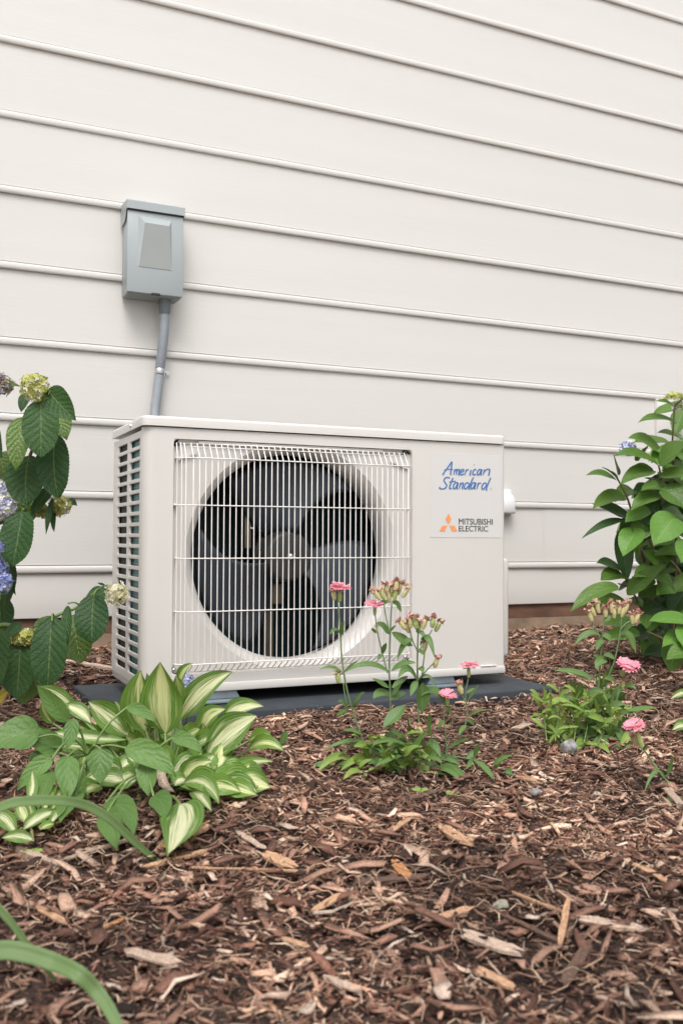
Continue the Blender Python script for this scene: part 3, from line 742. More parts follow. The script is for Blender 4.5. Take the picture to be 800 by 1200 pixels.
AM = [[(188, 245), (203, 222), (232, 182), (263, 138)], [(263, 138), (260, 170), (254, 215), (252, 245)], [(200, 207), (235, 199), (272, 203)],
      [(283, 200), (275, 242)], [(278, 222), (291, 203), (301, 203), (294, 242)], [(297, 220), (311, 203), (321, 204), (314, 240), (322, 241)],
      [(330, 224), (349, 216), (353, 204), (342, 199), (330, 214), (328, 234), (340, 243), (356, 234)],
      [(372, 202), (363, 243)], [(366, 222), (380, 204), (393, 203)], [(411, 204), (402, 242), (409, 242)], [(437, 163), (433, 168)],
      [(452, 206), (440, 200), (428, 214), (424, 234), (434, 243), (448, 236)],
      [(492, 206), (478, 200), (463, 215), (459, 236), (468, 243), (484, 224), (495, 202), (487, 240), (495, 241)],
      [(514, 200), (505, 243)], [(507, 228), (524, 207), (543, 197), (556, 203), (554, 220), (548, 248)]]
ST = [[(246, 272), (232, 262), (210, 268), (200, 287), (212, 307), (222, 326), (210, 346), (185, 354), (165, 347), (170, 338)],
      [(270, 266), (254, 306), (243, 342), (250, 352), (260, 346)], [(240, 299), (262, 297), (290, 292)],
      [(308, 307), (294, 302), (278, 318), (272, 343), (282, 352), (298, 332), (310, 305), (301, 348), (309, 350)],
      [(328, 305), (318, 352)], [(322, 330), (338, 308), (350, 310), (342, 346), (350, 350)],
      [(396, 311), (378, 304), (363, 320), (358, 343), (368, 352), (386, 336), (402, 312)], [(430, 262), (412, 300), (393, 350), (402, 353)],
      [(444, 309), (430, 303), (415, 319), (409, 343), (419, 352), (434, 334), (448, 304), (438, 348), (446, 350)],
      [(466, 305), (456, 352)], [(460, 330), (475, 309), (490, 308)],
      [(532, 312), (515, 306), (500, 323), (494, 346), (504, 355), (522, 338), (538, 314)], [(565, 266), (547, 305), (529, 356), (538, 359)],
      [(562, 354), (568, 347), (574, 354), (568, 361), (562, 354)]]
strokes('blue_script_lettering', AM, .0016, M['blue']); strokes('blue_script_lettering', ST[:-1], .0016, M['blue']); strokes('registered_mark', ST[-1:], .0002, M['blue'])
V = []; Fc = []
for quad in ([(235, 545), (257, 588), (235, 631), (212, 588)], [(187, 640), (226, 640), (205, 684), (164, 684)], [(244, 640), (281, 640), (303, 684), (262, 684)]):
    s0 = len(V)
    for a, b in quad: q = fr(a, b); V.append((q[0], -.0012, q[1]))
    Fc.append(tuple(range(s0, s0 + 4)))
obj('diamond_logo', V, Fc, M['orange'], stk)
def text(s, zx0, zy0, zx1, zy1, material):
    cu = bpy.data.curves.new('t', 'FONT'); cu.body = s; cu.size = 1; cu.offset = 0; cu.resolution_u = 4
    to = bpy.data.objects.new('t', cu); C.objects.link(to); dg = bpy.context.evaluated_depsgraph_get()
    me = bpy.data.meshes.new_from_object(to.evaluated_get(dg)); bpy.data.objects.remove(to)
    co = np.array([v.co[:] for v in me.vertices]); mn, mx = co.min(0), co.max(0)
    a = fr(zx0, zy1); b = fr(zx1, zy0)
    for v in me.vertices:
        v.co = ((a[0] + (v.co.x - mn[0]) / (mx[0] - mn[0]) * (b[0] - a[0])), -.0012, a[1] + (v.co.y - mn[1]) / (mx[1] - mn[1]) * (b[1] - a[1]))
    bm = bmesh.new(); bm.from_mesh(me)      # a second impression a hair to the side gives the bold weight
    g_ = bmesh.ops.duplicate(bm, geom=bm.verts[:] + bm.edges[:] + bm.faces[:])
    for e_ in g_['geom']:
        if isinstance(e_, bmesh.types.BMVert): e_.co.x += .00055; e_.co.y -= .00004
    bm.to_mesh(me); bm.free()
    me.materials.clear(); me.materials.append(material)
    o = bpy.data.objects.new('grey_lettering', me); C.objects.link(o); o.parent = stk
text('MITSUBISHI', 315, 587, 578, 630, M['greyprint']); text('ELECTRIC', 315, 643, 542, 684, M['greyprint'])

# pad
bm = bmesh.new(); box(bm, PADX0, PADX1, PADY0, PADY1, -.02, PADZ, .004, 3)
p = bobj('equipment_pad', bm, M['pad']); smooth_angle(p); tag(p, 'flat dark blue grey plastic pad half sunk in mulch under the condenser', 'pad')

# ================================================================== PLANTS
def leaf_geo(B, T, w, arch=(0, 0, 0), hint=None, fold=.25, prof='ovate', serr=0, wave=.04, nu=6, nv=14, curl=0, flip=False):
    B = Vector(B); T = Vector(T); L = (T - B).length
    ctl = (B + T) / 2 + Vector(arch) * L * 1.6
    if hint is None: hint = Vector((-FWD.x, -FWD.y, 0)).normalized() * .8 + Vector((0, 0, .65))
    hint = Vector(hint); V = []; U = []; Fc = []; ph = rnd.uniform(0, 6.28)
    pk = {'ovate': (.60, .98), 'round': (.55, .62), 'hosta': (.85, 1.05), 'lance': (.8, .95), 'blade': (.25, .7), 'spoon': (1.1, .7)}[prof]
    xs = pk[0] / (pk[0] + pk[1]); mxv = xs ** pk[0] * (1 - xs) ** pk[1]
    for j in range(nv + 1):
        s = j / nv
        p = B * (1 - s) ** 2 + ctl * 2 * s * (1 - s) + T * s * s
        t = ((ctl - B) * (1 - s) + (T - ctl) * s).normalized()
        n = (hint - t * hint.dot(t)).normalized(); sd_ = t.cross(n)
        ww = (max(s, .0) ** pk[0] * max(1 - s, 0) ** pk[1]) / mxv * w / 2
        if prof in ('ovate', 'round') and s > .82: ww *= 1 - (s - .82) * 1.6
        if j == 0: ww = max(ww, w * .03)
        for i in range(nu + 1):
            u = i / nu * 2 - 1; k = 1
            if serr and abs(u) == 1: k = 1 + (serr if j % 2 else -serr)
            q = p + sd_ * (u * ww * k * math.cos(fold * abs(u) * .8)) + n * (fold * abs(u) ** 1.25 * ww * .8 + wave * w * math.sin(s * 9 + ph + u * 1.3) * abs(u) - curl * ww * u * u)
            V.append(q); U.append((.5 + u / 2, s))
    for j in range(nv):
        for i in range(nu):
            a = j * (nu + 1) + i; Fc.append((a, a + 1, a + nu + 2, a + nu + 1))
    return V, Fc, U
def leaf(parent, material, B, T, w, **k):
    name = k.pop('name', 'leaf'); V, Fc, U = leaf_geo(B, T, w, **k); o_ = parent.location
    V = [v - o_ for v in V]
    return obj(name, V, Fc, material, parent, True, U)
def rel(parent, pts): return [Vector(p) - parent.location for p in pts]
def stem(parent, pts, r, material, name='stem', n=6, per=5):
    P = cr(rel(parent, pts), per) if len(pts) > 2 else rel(parent, pts)
    if isinstance(r, (tuple, list)): r = [r[0] + (r[1] - r[0]) * i / (len(P) - 1) for i in range(len(P))]
    return tube(name, P, r, material, parent, n)
def floret_head(parent, c, rad, material, n=70, fs=.0062, squash=(1, 1, 1), name='flower_head', cup=.35, dome=False):
    V = []; Fc = []; c = Vector(c) - parent.location
    for i in range(n):
        z = 1 - 2 * (i + .5) / n; a = i * 2.39996; rr = math.sqrt(1 - z * z)
        d = Vector((rr * math.cos(a), rr * math.sin(a), z)); 
        if dome and d.z < -.2: continue
        d = (d + Vector((rnd.gauss(0, .12), rnd.gauss(0, .12), rnd.gauss(0, .12)))).normalized()
        p = c + Vector((d.x * squash[0], d.y * squash[1], d.z * squash[2])) * rad * rnd.uniform(.78, 1.08)
        nn = (d + Vector((rnd.gauss(0, .3), rnd.gauss(0, .3), rnd.gauss(0, .3)))).normalized()
        a1 = nn.orthogonal().normalized(); a2 = nn.cross(a1); rot = rnd.uniform(0, 1.57); f = fs * rnd.uniform(.6, 1.25)
        s0 = len(V); V.append(p)
        for k in range(4):
            th = rot + k * math.pi / 2
            for da, rr2, h in ((-.62, .80, cup), (0, 1.12, cup * .8), (.62, .80, cup)):
                V.append(p + (a1 * math.cos(th + da) + a2 * math.sin(th + da)) * f * rr2 + nn * f * h * rnd.uniform(.4, 1.3))
            Fc.append((s0, s0 + 1 + k * 3, s0 + 2 + k * 3, s0 + 3 + k * 3))
    # inner core of small stalks/buds so that the head is not hollow
    for i in range(n // 2):
        d = Vector((rnd.gauss(0, 1), rnd.gauss(0, 1), rnd.gauss(0, 1))).normalized()
        if dome and d.z < -.1: d.z *= -1
        p = c + Vector((d.x * squash[0], d.y * squash[1], d.z * squash[2])) * rad * rnd.uniform(.4, .8); f = fs * .45
        s0 = len(V)
        for q in ((1, 0, 0), (-1, 0, 0), (0, 1, 0), (0, -1, 0), (0, 0, 1), (0, 0, -1)): V.append(p + Vector(q) * f)
        for t in ((0, 2, 4), (2, 1, 4), (1, 3, 4), (3, 0, 4), (2, 0, 5), (1, 2, 5), (3, 1, 5), (0, 3, 5)): Fc.append(tuple(s0 + x for x in t))
    return obj(name, V, Fc, material, parent)

# ---- left hydrangea
b0 = on_ground(-70, 905)[0]
hl = empty('hydrangea_bush', at(-60, 860, 1.62).xy.to_3d() + Vector((0, 0, .0)), 'hydrangea bush with drooping dark leaves and blue and cream heads, left of the condenser', 'shrub')
HL = [  # base u,v, tip u,v, width px, depth, kind, archx, archz
 (48,470,48,536,44,1.56,'d'),(56,456,90,493,34,1.57,'d'),(66,480,79,516,28,1.64,'l'),(65,510,69,584,40,1.60,'d'),
 (26,489,19,552,29,1.58,'l'),(34,534,32,592,46,1.61,'d'),(27,599,15,664,46,1.58,'d'),(-6,446,25,453,9,1.60,'l'),
 (-12,496,3,538,24,1.60,'d'),(2,530,9,568,28,1.64,'l'),(33,460,25,483,15,1.63,'d'),(62,570,37,604,17,1.63,'d'),
 (62,584,54,627,9,1.62,'d'),(64,598,64,624,7,1.63,'d'),(82,584,91,593,8,1.66,'d'),(12,650,19,698,17,1.62,'d'),
 (12,655,3,725,30,1.64,'d'),(110,697,108,754,41,1.60,'d'),(127,691,98,706,22,1.64,'d'),(88,720,96,777,40,1.65,'l'),
 (80,710,77,766,14,1.60,'d'),(61,723,56,806,44,1.58,'d'),(25,750,20,819,42,1.60,'d'),(1,738,0,809,36,1.56,'d'),
 (63,722,36,752,24,1.64,'l'),(25,729,7,749,14,1.60,'d'),(46,788,24,826,30,1.62,'l'),(-8,824,11,808,16,1.63,'y'),
 (-6,736,14,762,24,1.62,'l'),(129,688,114,683,6,1.61,'d'),(-14,560,0,615,36,1.66,'d'),(-20,620,-2,680,40,1.64,'d'),
 (20,560,30,612,36,1.69,'l'),(40,590,30,618,20,1.68,'d'),(5,700,-2,756,34,1.68,'d')]
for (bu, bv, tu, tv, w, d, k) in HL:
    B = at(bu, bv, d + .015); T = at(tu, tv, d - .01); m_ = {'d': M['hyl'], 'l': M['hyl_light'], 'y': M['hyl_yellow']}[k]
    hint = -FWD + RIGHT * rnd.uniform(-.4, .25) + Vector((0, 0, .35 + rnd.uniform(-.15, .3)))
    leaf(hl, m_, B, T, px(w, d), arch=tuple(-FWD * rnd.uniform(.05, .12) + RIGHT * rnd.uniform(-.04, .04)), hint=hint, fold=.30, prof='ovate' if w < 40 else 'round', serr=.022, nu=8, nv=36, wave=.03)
for i in range(34):      # the rest of the bush beyond the picture's edge
    u = rnd.uniform(-230, -22); v = rnd.uniform(480, 820); d = rnd.uniform(1.45, 1.9); L = rnd.uniform(50, 80); a = rnd.uniform(-.6, .6)
    leaf(hl, M['hyl'] if rnd.random() < .7 else M['hyl_light'], at(u, v, d), at(u + L * math.sin(a), v + L * math.cos(a), d - .03), px(rnd.uniform(32, 46), d), arch=(0, -.05, .05), serr=.02, nu=6, nv=24)
ST_L = [[at(-60, 900, 1.6), at(-45, 800, 1.62), at(-15, 745, 1.62), at(6, 732, 1.62), at(36, 741, 1.62), at(66, 722, 1.62), at(94, 710, 1.62), at(115, 691, 1.61)],
        [at(-65, 905, 1.65), at(-50, 700, 1.66), at(-10, 600, 1.66), at(30, 545, 1.66), at(46, 500, 1.63), at(49, 466, 1.60)],
        [at(-45, 700, 1.66), at(-10, 690, 1.66), at(6, 640, 1.66), at(28, 596, 1.60)], [at(-20, 620, 1.66), at(20, 605, 1.66), at(55, 598, 1.64), at(68, 594, 1.64)],
        [at(-80, 905, 1.7), at(-70, 600, 1.7), at(-40, 480, 1.66), at(-10, 446, 1.62)]]
for i, s_ in enumerate(ST_L): stem(hl, s_, (.0055, .0022), M['bark'] if i in (1, 4) else M['stem'])
for i, s_ in enumerate([[at(115, 691, 1.61), at(124, 686, 1.61), at(129, 687, 1.61), at(134, 694, 1.60)], [at(94, 710, 1.62), at(88, 706, 1.61), at(80, 707, 1.60)],
           [at(94, 710, 1.62), at(90, 714, 1.63), at(88, 722, 1.65)], [at(64, 723, 1.62), at(62, 719, 1.60), at(61, 728, 1.58)], [at(30, 738, 1.62), at(27, 744, 1.61), at(25, 752, 1.6)],
           [at(115, 690, 1.61), at(112, 693, 1.60), at(110, 700, 1.60)], [at(49, 466, 1.6), at(54, 460, 1.58), at(57, 457, 1.57)], [at(46, 500, 1.63), at(58, 500, 1.62), at(65, 512, 1.61)]]):
    stem(hl, s_, .0014, M['stem'], 'petiole')
for (u, v, r, k, d) in [(41, 454, 16, 'fl_yellow', 1.57), (3, 451, 12, 'fl_brown', 1.60), (50, 599, 7, 'fl_yellow', 1.65), (71, 593, 11, 'fl_yellow', 1.65), (-4, 578, 16, 'fl_bluewhite', 1.62),
                        (4, 594, 15, 'fl_bluewhite', 1.6), (-3, 643, 11, 'fl_blue', 1.58), (2, 684, 11, 'fl_blue', 1.57), (-6, 668, 14, 'fl_blue', 1.58), (32, 747, 10, 'fl_yellow', 1.61), (22, 749, 6, 'fl_yellow', 1.61), (137, 696, 12.5, 'fl_cream', 1.60)]:
    floret_head(hl, at(u, v, d), px(r, d), M[k], n=int(40 + r * 4.5), fs=.0062 if 'blue' in k else .0048)

# ---- right shrub
hr = empty('hydrangea_bush', at(792, 800, 2.3).xy.to_3d() + Vector((0, 0, .04)), 'leafy bright green hydrangea with one small blue bloom, at the right edge of the photo', 'shrub')
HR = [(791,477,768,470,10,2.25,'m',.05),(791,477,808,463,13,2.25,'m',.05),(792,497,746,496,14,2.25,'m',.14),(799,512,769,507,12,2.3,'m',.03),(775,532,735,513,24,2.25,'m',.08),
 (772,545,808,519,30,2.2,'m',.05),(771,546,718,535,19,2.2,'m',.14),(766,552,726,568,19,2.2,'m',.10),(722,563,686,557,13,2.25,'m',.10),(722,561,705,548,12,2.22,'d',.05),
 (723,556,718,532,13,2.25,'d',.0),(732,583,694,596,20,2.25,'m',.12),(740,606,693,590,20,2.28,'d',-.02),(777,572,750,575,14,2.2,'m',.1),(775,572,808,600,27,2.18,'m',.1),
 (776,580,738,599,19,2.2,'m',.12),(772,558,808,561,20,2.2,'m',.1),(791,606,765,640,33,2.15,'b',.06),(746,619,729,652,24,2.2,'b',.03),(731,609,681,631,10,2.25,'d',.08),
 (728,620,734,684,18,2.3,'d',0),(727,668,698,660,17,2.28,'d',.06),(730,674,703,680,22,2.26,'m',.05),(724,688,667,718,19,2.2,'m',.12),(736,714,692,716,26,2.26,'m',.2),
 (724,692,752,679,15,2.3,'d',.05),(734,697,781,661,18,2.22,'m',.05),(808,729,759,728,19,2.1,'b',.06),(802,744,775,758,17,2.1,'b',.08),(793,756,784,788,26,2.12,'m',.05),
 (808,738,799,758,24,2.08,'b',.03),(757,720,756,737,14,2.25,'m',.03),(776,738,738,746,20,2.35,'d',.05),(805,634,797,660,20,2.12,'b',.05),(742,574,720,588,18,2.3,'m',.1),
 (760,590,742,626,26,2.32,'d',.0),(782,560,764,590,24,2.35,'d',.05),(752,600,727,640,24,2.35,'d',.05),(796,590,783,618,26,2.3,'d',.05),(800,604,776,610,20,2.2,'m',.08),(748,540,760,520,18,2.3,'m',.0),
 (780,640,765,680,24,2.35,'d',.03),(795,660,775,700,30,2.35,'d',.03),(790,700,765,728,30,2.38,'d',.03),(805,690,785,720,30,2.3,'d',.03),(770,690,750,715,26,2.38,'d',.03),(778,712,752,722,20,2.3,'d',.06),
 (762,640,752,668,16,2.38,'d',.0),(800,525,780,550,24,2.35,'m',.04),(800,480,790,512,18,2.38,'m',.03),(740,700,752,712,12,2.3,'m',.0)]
for (bu, bv, tu, tv, w, d, k, ar) in HR:
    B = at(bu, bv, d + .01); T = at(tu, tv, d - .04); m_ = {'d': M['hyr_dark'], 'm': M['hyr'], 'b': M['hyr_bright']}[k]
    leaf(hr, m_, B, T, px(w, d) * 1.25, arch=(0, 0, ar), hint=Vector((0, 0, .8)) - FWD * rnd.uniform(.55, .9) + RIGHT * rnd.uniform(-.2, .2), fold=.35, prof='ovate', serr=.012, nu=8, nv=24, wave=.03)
for i in range(62):
    u = 800 + rnd.uniform(5, 190); v = rnd.uniform(470, 770); d = rnd.uniform(2.0, 2.65); L = rnd.uniform(40, 62); a = rnd.uniform(-2.6, -.4) if rnd.random() < .5 else rnd.uniform(.4, 2.6)
    leaf(hr, rnd.choice([M['hyr'], M['hyr_dark'], M['hyr']]), at(u, v, d), at(u + L * math.sin(a), v + L * .5 * abs(math.cos(a)), d - .03), px(rnd.uniform(24, 32), d), arch=(0, 0, .08), hint=(rnd.uniform(-.3, .3), -.6, 1), nu=6, nv=14)
for i in range(34):
    u = rnd.uniform(748, 806); v = rnd.uniform(505, 700); u = max(u, 800 - abs(v - 500) * .9) if v < 560 else u; d = rnd.uniform(2.22, 2.34); L = rnd.uniform(30, 44); a = rnd.uniform(-1.7, 1.5)
    leaf(hr, rnd.choice([M['hyr'], M['hyr'], M['hyr_bright']]), at(u, v, d), at(u + L * math.sin(a), v + L * .5 * abs(math.cos(a)), d - .03), px(rnd.uniform(19, 27), d), arch=(0, 0, .08), hint=(rnd.uniform(-.3, .3), -.7, 1), nu=6, nv=16)
for i in range(78):
    u = rnd.uniform(742, 808); v = rnd.uniform(515, 765); u = max(u, 800 - abs(v - 505) * .55) if v < 600 else u; d = rnd.uniform(2.30, 2.6); L = rnd.uniform(28, 46); a = rnd.uniform(-1.5, 1.5)
    leaf(hr, rnd.choice([M['hyr_dark'], M['hyr'], M['hyr_bright']]), at(u, v, d), at(u + L * math.sin(a), v + L * .6 * abs(math.cos(a)), d - .03), px(rnd.uniform(20, 30), d), arch=(0, 0, .05), hint=(rnd.uniform(-.3, .3), -.7, 1), nu=6, nv=14)
root = at(790, 800, 2.35)
for s_ in ([root, at(788, 740, 2.35), at(792, 640, 2.32), at(786, 560, 2.3), at(790, 470, 2.27)], [root, at(770, 740, 2.35), at(752, 715, 2.3), at(738, 690, 2.27), at(724, 684, 2.24)],
           [at(806, 690, 2.3), at(790, 662, 2.28), at(770, 648, 2.28)], [at(770, 660, 2.34), at(757, 625, 2.32), at(742, 604, 2.3), at(733, 580, 2.27), at(720, 556, 2.24)],
           [at(764, 718, 2.35), at(762, 670, 2.33), at(750, 640, 2.3)], [at(758, 672, 2.3), at(750, 655, 2.28), at(749, 640, 2.27)], [root, at(815, 700, 2.3), at(812, 560, 2.28), at(806, 500, 2.27)],
           [at(775, 600, 2.32), at(776, 570, 2.28), at(771, 545, 2.22)], [at(790, 760, 2.36), at(775, 748, 2.33), at(757, 740, 2.3)]):
    stem(hr, s_, (.0044, .0018), M['bark'] if s_[0] is root else M['redstem'])
floret_head(hr, at(789, 466, 2.24), px(11, 2.24), M['fl_yellow'], n=70, fs=.005, squash=(1.1, 1.1, .45), dome=True)
floret_head(hr, at(735, 526, 2.3), px(8.5, 2.3), M['fl_blue'], n=50, fs=.006)
floret_head(hr, at(797, 482, 2.5), px(9, 2.5), M['fl_brown'], n=40, fs=.006)

# ---- hostas
def hosta(name, loc, label, leaves, crown, group=None, cat='plant'):
    h = empty(name, loc, label, cat, group)
    for L_ in leaves:
        (bu, bv, tu, tv, w, d, k, ax, az) = L_
        B = atg(bu, bv, d + .01); T = atg(tu, tv, d - .015)
        hint = -FWD * rnd.uniform(.7, 1) + Vector((0, 0, .6)) + RIGHT * rnd.uniform(-.25, .25)
        leaf(h, M['hosta'] if k == 'v' else M['hosta_white'] if k == 'w' else M['green'], B, T, px(w, d) * 1.28, arch=tuple(RIGHT * ax + Vector((0, 0, az))), hint=hint, fold=.45, prof='hosta', nu=10, nv=18, wave=.05)
        c = at(crown[0] + (bu - crown[0]) * .12 + rnd.uniform(-4, 4), crown[1] + rnd.uniform(-3, 5), crown[2]); mid = (c + B) / 2 + Vector((0, 0, .015)) + (B - c) * -.05
        stem(h, [c - Vector((0, 0, .01)), mid, B + (T - B) * .03], (.0026, .0017), M['redstem'] if name != 'hosta_plant' else M['stem'], 'petiole', 5)
    return h
HV = [(194,860,188,775,42,1.36,'v',0,0),(171,858,166,785,36,1.39,'v',-.08,0),(183,852,172,788,20,1.40,'w',.05,0),(211,803,227,777,13,1.45,'v',-.12,.05),(208,828,206,792,20,1.44,'v',.1,0),
 (211,843,272,787,27,1.45,'w',-.05,.08),(236,860,265,831,22,1.42,'v',-.12,.12),(262,848,309,828,21,1.44,'w',-.1,.16),(244,884,302,839,36,1.38,'w',-.02,.06),(290,880,333,881,15,1.38,'v',0,.26),
 (268,897,321,892,11,1.35,'w',0,.03),(212,914,250,892,20,1.30,'v',-.05,.1),(215,918,257,943,20,1.28,'w',.04,.14),(250,920,290,895,25,1.33,'v',-.05,-.1),(284,900,301,923,15,1.35,'w',.1,.08),
 (212,942,197,1003,40,1.21,'w',.06,.02),(225,926,248,951,14,1.30,'w',0,.05),(88,830,44,806,15,1.42,'w',0,.10),(78,826,107,848,16,1.41,'w',.05,.08),(150,862,103,822,29,1.38,'w',-.02,.03),
 (157,860,134,821,16,1.39,'w',.05,0),(60,858,150,867,14,1.37,'w',0,-.02),(62,848,50,823,10,1.40,'w',-.1,0),(240,868,272,846,18,1.46,'v',-.05,.1),(226,880,238,846,14,1.42,'w',.1,0),
 (150,880,128,850,20,1.42,'v',-.1,.04),(185,880,165,845,22,1.41,'v',-.05,0),(225,890,214,852,22,1.42,'v',0,0),(118,868,88,850,18,1.41,'v',-.05,.08),(250,885,236,905,16,1.32,'w',.1,.1),
 (60,880,40,850,20,1.45,'v',0,.05),(275,905,305,900,14,1.36,'v',0,.12),(140,905,160,885,18,1.38,'w',0,.05),(96,900,110,880,16,1.40,'v',0,.05),(110,880,60,876,16,1.36,'v',0,.1),(200,900,176,868,22,1.36,'v',0,.04),
 (255,900,262,868,20,1.40,'v',.06,0),(292,868,318,862,15,1.42,'v',0,.1),(130,862,118,835,16,1.43,'v',0,0)]
for i in range(44):
    a = rnd.uniform(-1.45, 1.35); r_ = rnd.uniform(30, 98); u = 182 + r_ * 1.08 * math.sin(a); v = 930 - r_ * .72 * math.cos(a) + rnd.uniform(-6, 10); L = rnd.uniform(30, 54); b_ = a * 1.15 + rnd.uniform(-.25, .25)
    HV.append((u, v, u + L * math.sin(b_), v - L * .7 * math.cos(b_) + 12, rnd.uniform(18, 27), min(rnd.uniform(1.37, 1.48), 403 / (v - 634) - .05), rnd.choice('vvvw'), rnd.uniform(-.08, .08), rnd.uniform(0, .14)))
hosta('hosta_plant', on_ground(190, 955)[0], 'large clump of variegated hosta leaves in front of the condenser', HV, (192, 950, 1.33))
HS = [(20,978,-6,955,16,1.20,'w',0,.1),(28,972,69,950,17,1.20,'w',0,.06),(58,968,80,942,11,1.20,'w',0,.04),(36,942,38,903,11,1.24,'w',.03,0),(32,966,22,942,14,1.22,'v',0,.05),(44,965,34,935,14,1.23,'v',-.06,0),
 (40,985,2,982,12,1.19,'w',0,.1),(52,950,58,915,16,1.25,'v',.05,0),(48,972,64,966,10,1.17,'v',0,.15),(60,950,72,920,16,1.26,'v',.05,0)]
hosta('hosta_seedling', on_ground(36, 990)[0], 'small white streaked hosta with reddish stalks at the lower left of the clump', HS, (36, 990, 1.17))
HT = [(806,853,787,856,12,1.72,'w',0,.15),(812,815,785,819,9,1.85,'w',0,.15),(840,840,815,830,20,1.75,'v',0,.1),(850,835,870,815,20,1.75,'v',0,.1),(830,860,815,880,18,1.7,'v',0,.1),(860,850,890,850,20,1.72,'w',0,.1)]
hosta('hosta_seedling', on_ground(840, 870)[0], 'white edged hosta leaf tips poking in at the right edge beside the mulch', HT, (840, 868, 1.72))
# ---- plain green plant growing through the hosta
gp = empty('green_leaf_plant', on_ground(103, 960)[0], 'plain mid green broad leaved plant growing through the left of the hosta clump', 'plant')
GL = [(46,864,-14,876,38,1.31,0,.16,0),(72,880,27,866,25,1.33,0,.1,0),(62,889,20,927,20,1.27,0,.12,0),(80,846,43,802,18,1.31,0,0,0),(86,842,78,880,15,1.28,.05,.05,1),(79,886,80,940,24,1.25,0,.05,1),
 (118,877,118,920,26,1.26,0,.06,1),(147,876,207,911,26,1.27,.03,.12,1),(171,892,174,934,22,1.27,.03,.03,2),(65,904,45,950,24,1.27,-.03,.05,1),(124,940,157,981,24,1.20,.06,.1,2),(124,953,138,998,24,1.19,0,.08,2),
 (180,933,194,963,22,1.22,.05,.06,2),(202,864,238,883,16,1.30,0,.14,2),(149,828,184,847,13,1.33,0,.1,1),(80,905,100,935,22,1.32,0,.05,1),(90,930,70,965,22,1.28,0,.05,1),(40,880,55,905,18,1.34,0,.06,1)]
tops = [at(84, 872, 1.31), at(103, 885, 1.30), at(168, 905, 1.29)]
stem(gp, [on_ground(104, 962)[0] - Vector((0, 0, .01)), at(103, 930, 1.30), at(103, 885, 1.30), at(92, 868, 1.30), at(80, 858, 1.31)], (.0042, .0025), M['stem'])
stem(gp, [on_ground(164, 962)[0] - Vector((0, 0, .01)), at(163, 935, 1.28), at(168, 905, 1.29), at(172, 885, 1.29)], (.003, .002), M['stem'])
for (bu, bv, tu, tv, w, d, ax, az, k) in GL:
    B = atg(bu, bv, d); T = atg(tu, tv, d - .02)
    leaf(gp, M['green'], B, T, px(w, d) * 1.2, arch=tuple(RIGHT * ax + Vector((0, 0, az))), hint=-FWD * .9 + Vector((0, 0, .7)) + RIGHT * rnd.uniform(-.25, .25), fold=.35, prof='ovate', serr=.012, nu=8, nv=24)
    stem(gp, [tops[k], (tops[k] + B) / 2 + Vector((0, 0, .008)), B + (T - B) * .02], .0016, M['stem'], 'petiole', 5)
# blue flower by the guard's lower left corner
bf = empty('small_blue_flower', on_ground(219, 850)[0], 'small pale blue flower showing between hosta leaves before the condenser base', 'flower')
stem(bf, [on_ground(219, 850)[0], at(218, 825, 1.55), at(219, 805, 1.55)], .0015, M['stem']); floret_head(bf, at(221, 800, 1.55), px(6.5, 1.55), M['fl_blue'], n=34, fs=.0042, squash=(.8, .8, 1.6))

# ---- dianthus
def carnation(parent, c, w, h, nrm, depth_tilt=.3, name='flower', teeth=5):
    """five fringed petals round a centre; nrm = the way the flower faces"""
    c = Vector(c) - parent.location; nn = Vector(nrm).normalized(); a1 = nn.orthogonal().normalized(); a2 = nn.cross(a1); V = []; Fc = []
    for k in range(9):
        th = k * 2 * math.pi / 5 + (.6 if k > 4 else 0) + rnd.uniform(-.15, .15); lift = rnd.uniform(-.15, .25) if k < 5 else rnd.uniform(.15, .55); n_ = 9; s0 = len(V)
        for r_ in (.06, .45, .78):
            for i in range(n_):
                a = th + (i / (n_ - 1) - .5) * (.9 + r_ * .6)
                V.append(c + (a1 * math.cos(a) + a2 * math.sin(a)) * w * r_ + nn * (lift * w * r_ + rnd.uniform(-.03, .03) * w))
        for i in range(n_):
            a = th + (i / (n_ - 1) - .5) * 1.40; rr = (1.0 if i % 2 == 0 else .80) * (1 if k < 5 else .72) * rnd.uniform(.92, 1.08)
            V.append(c + (a1 * math.cos(a) + a2 * math.sin(a)) * w * rr + nn * (lift * w * .8 + rnd.uniform(-.08, .06) * w))
        for r_ in range(3):
            for i in range(n_ - 1): Fc.append((s0 + r_ * n_ + i, s0 + r_ * n_ + i + 1, s0 + (r_ + 1) * n_ + i + 1, s0 + (r_ + 1) * n_ + i))
    return obj(name, V, Fc, M['pink'], parent)
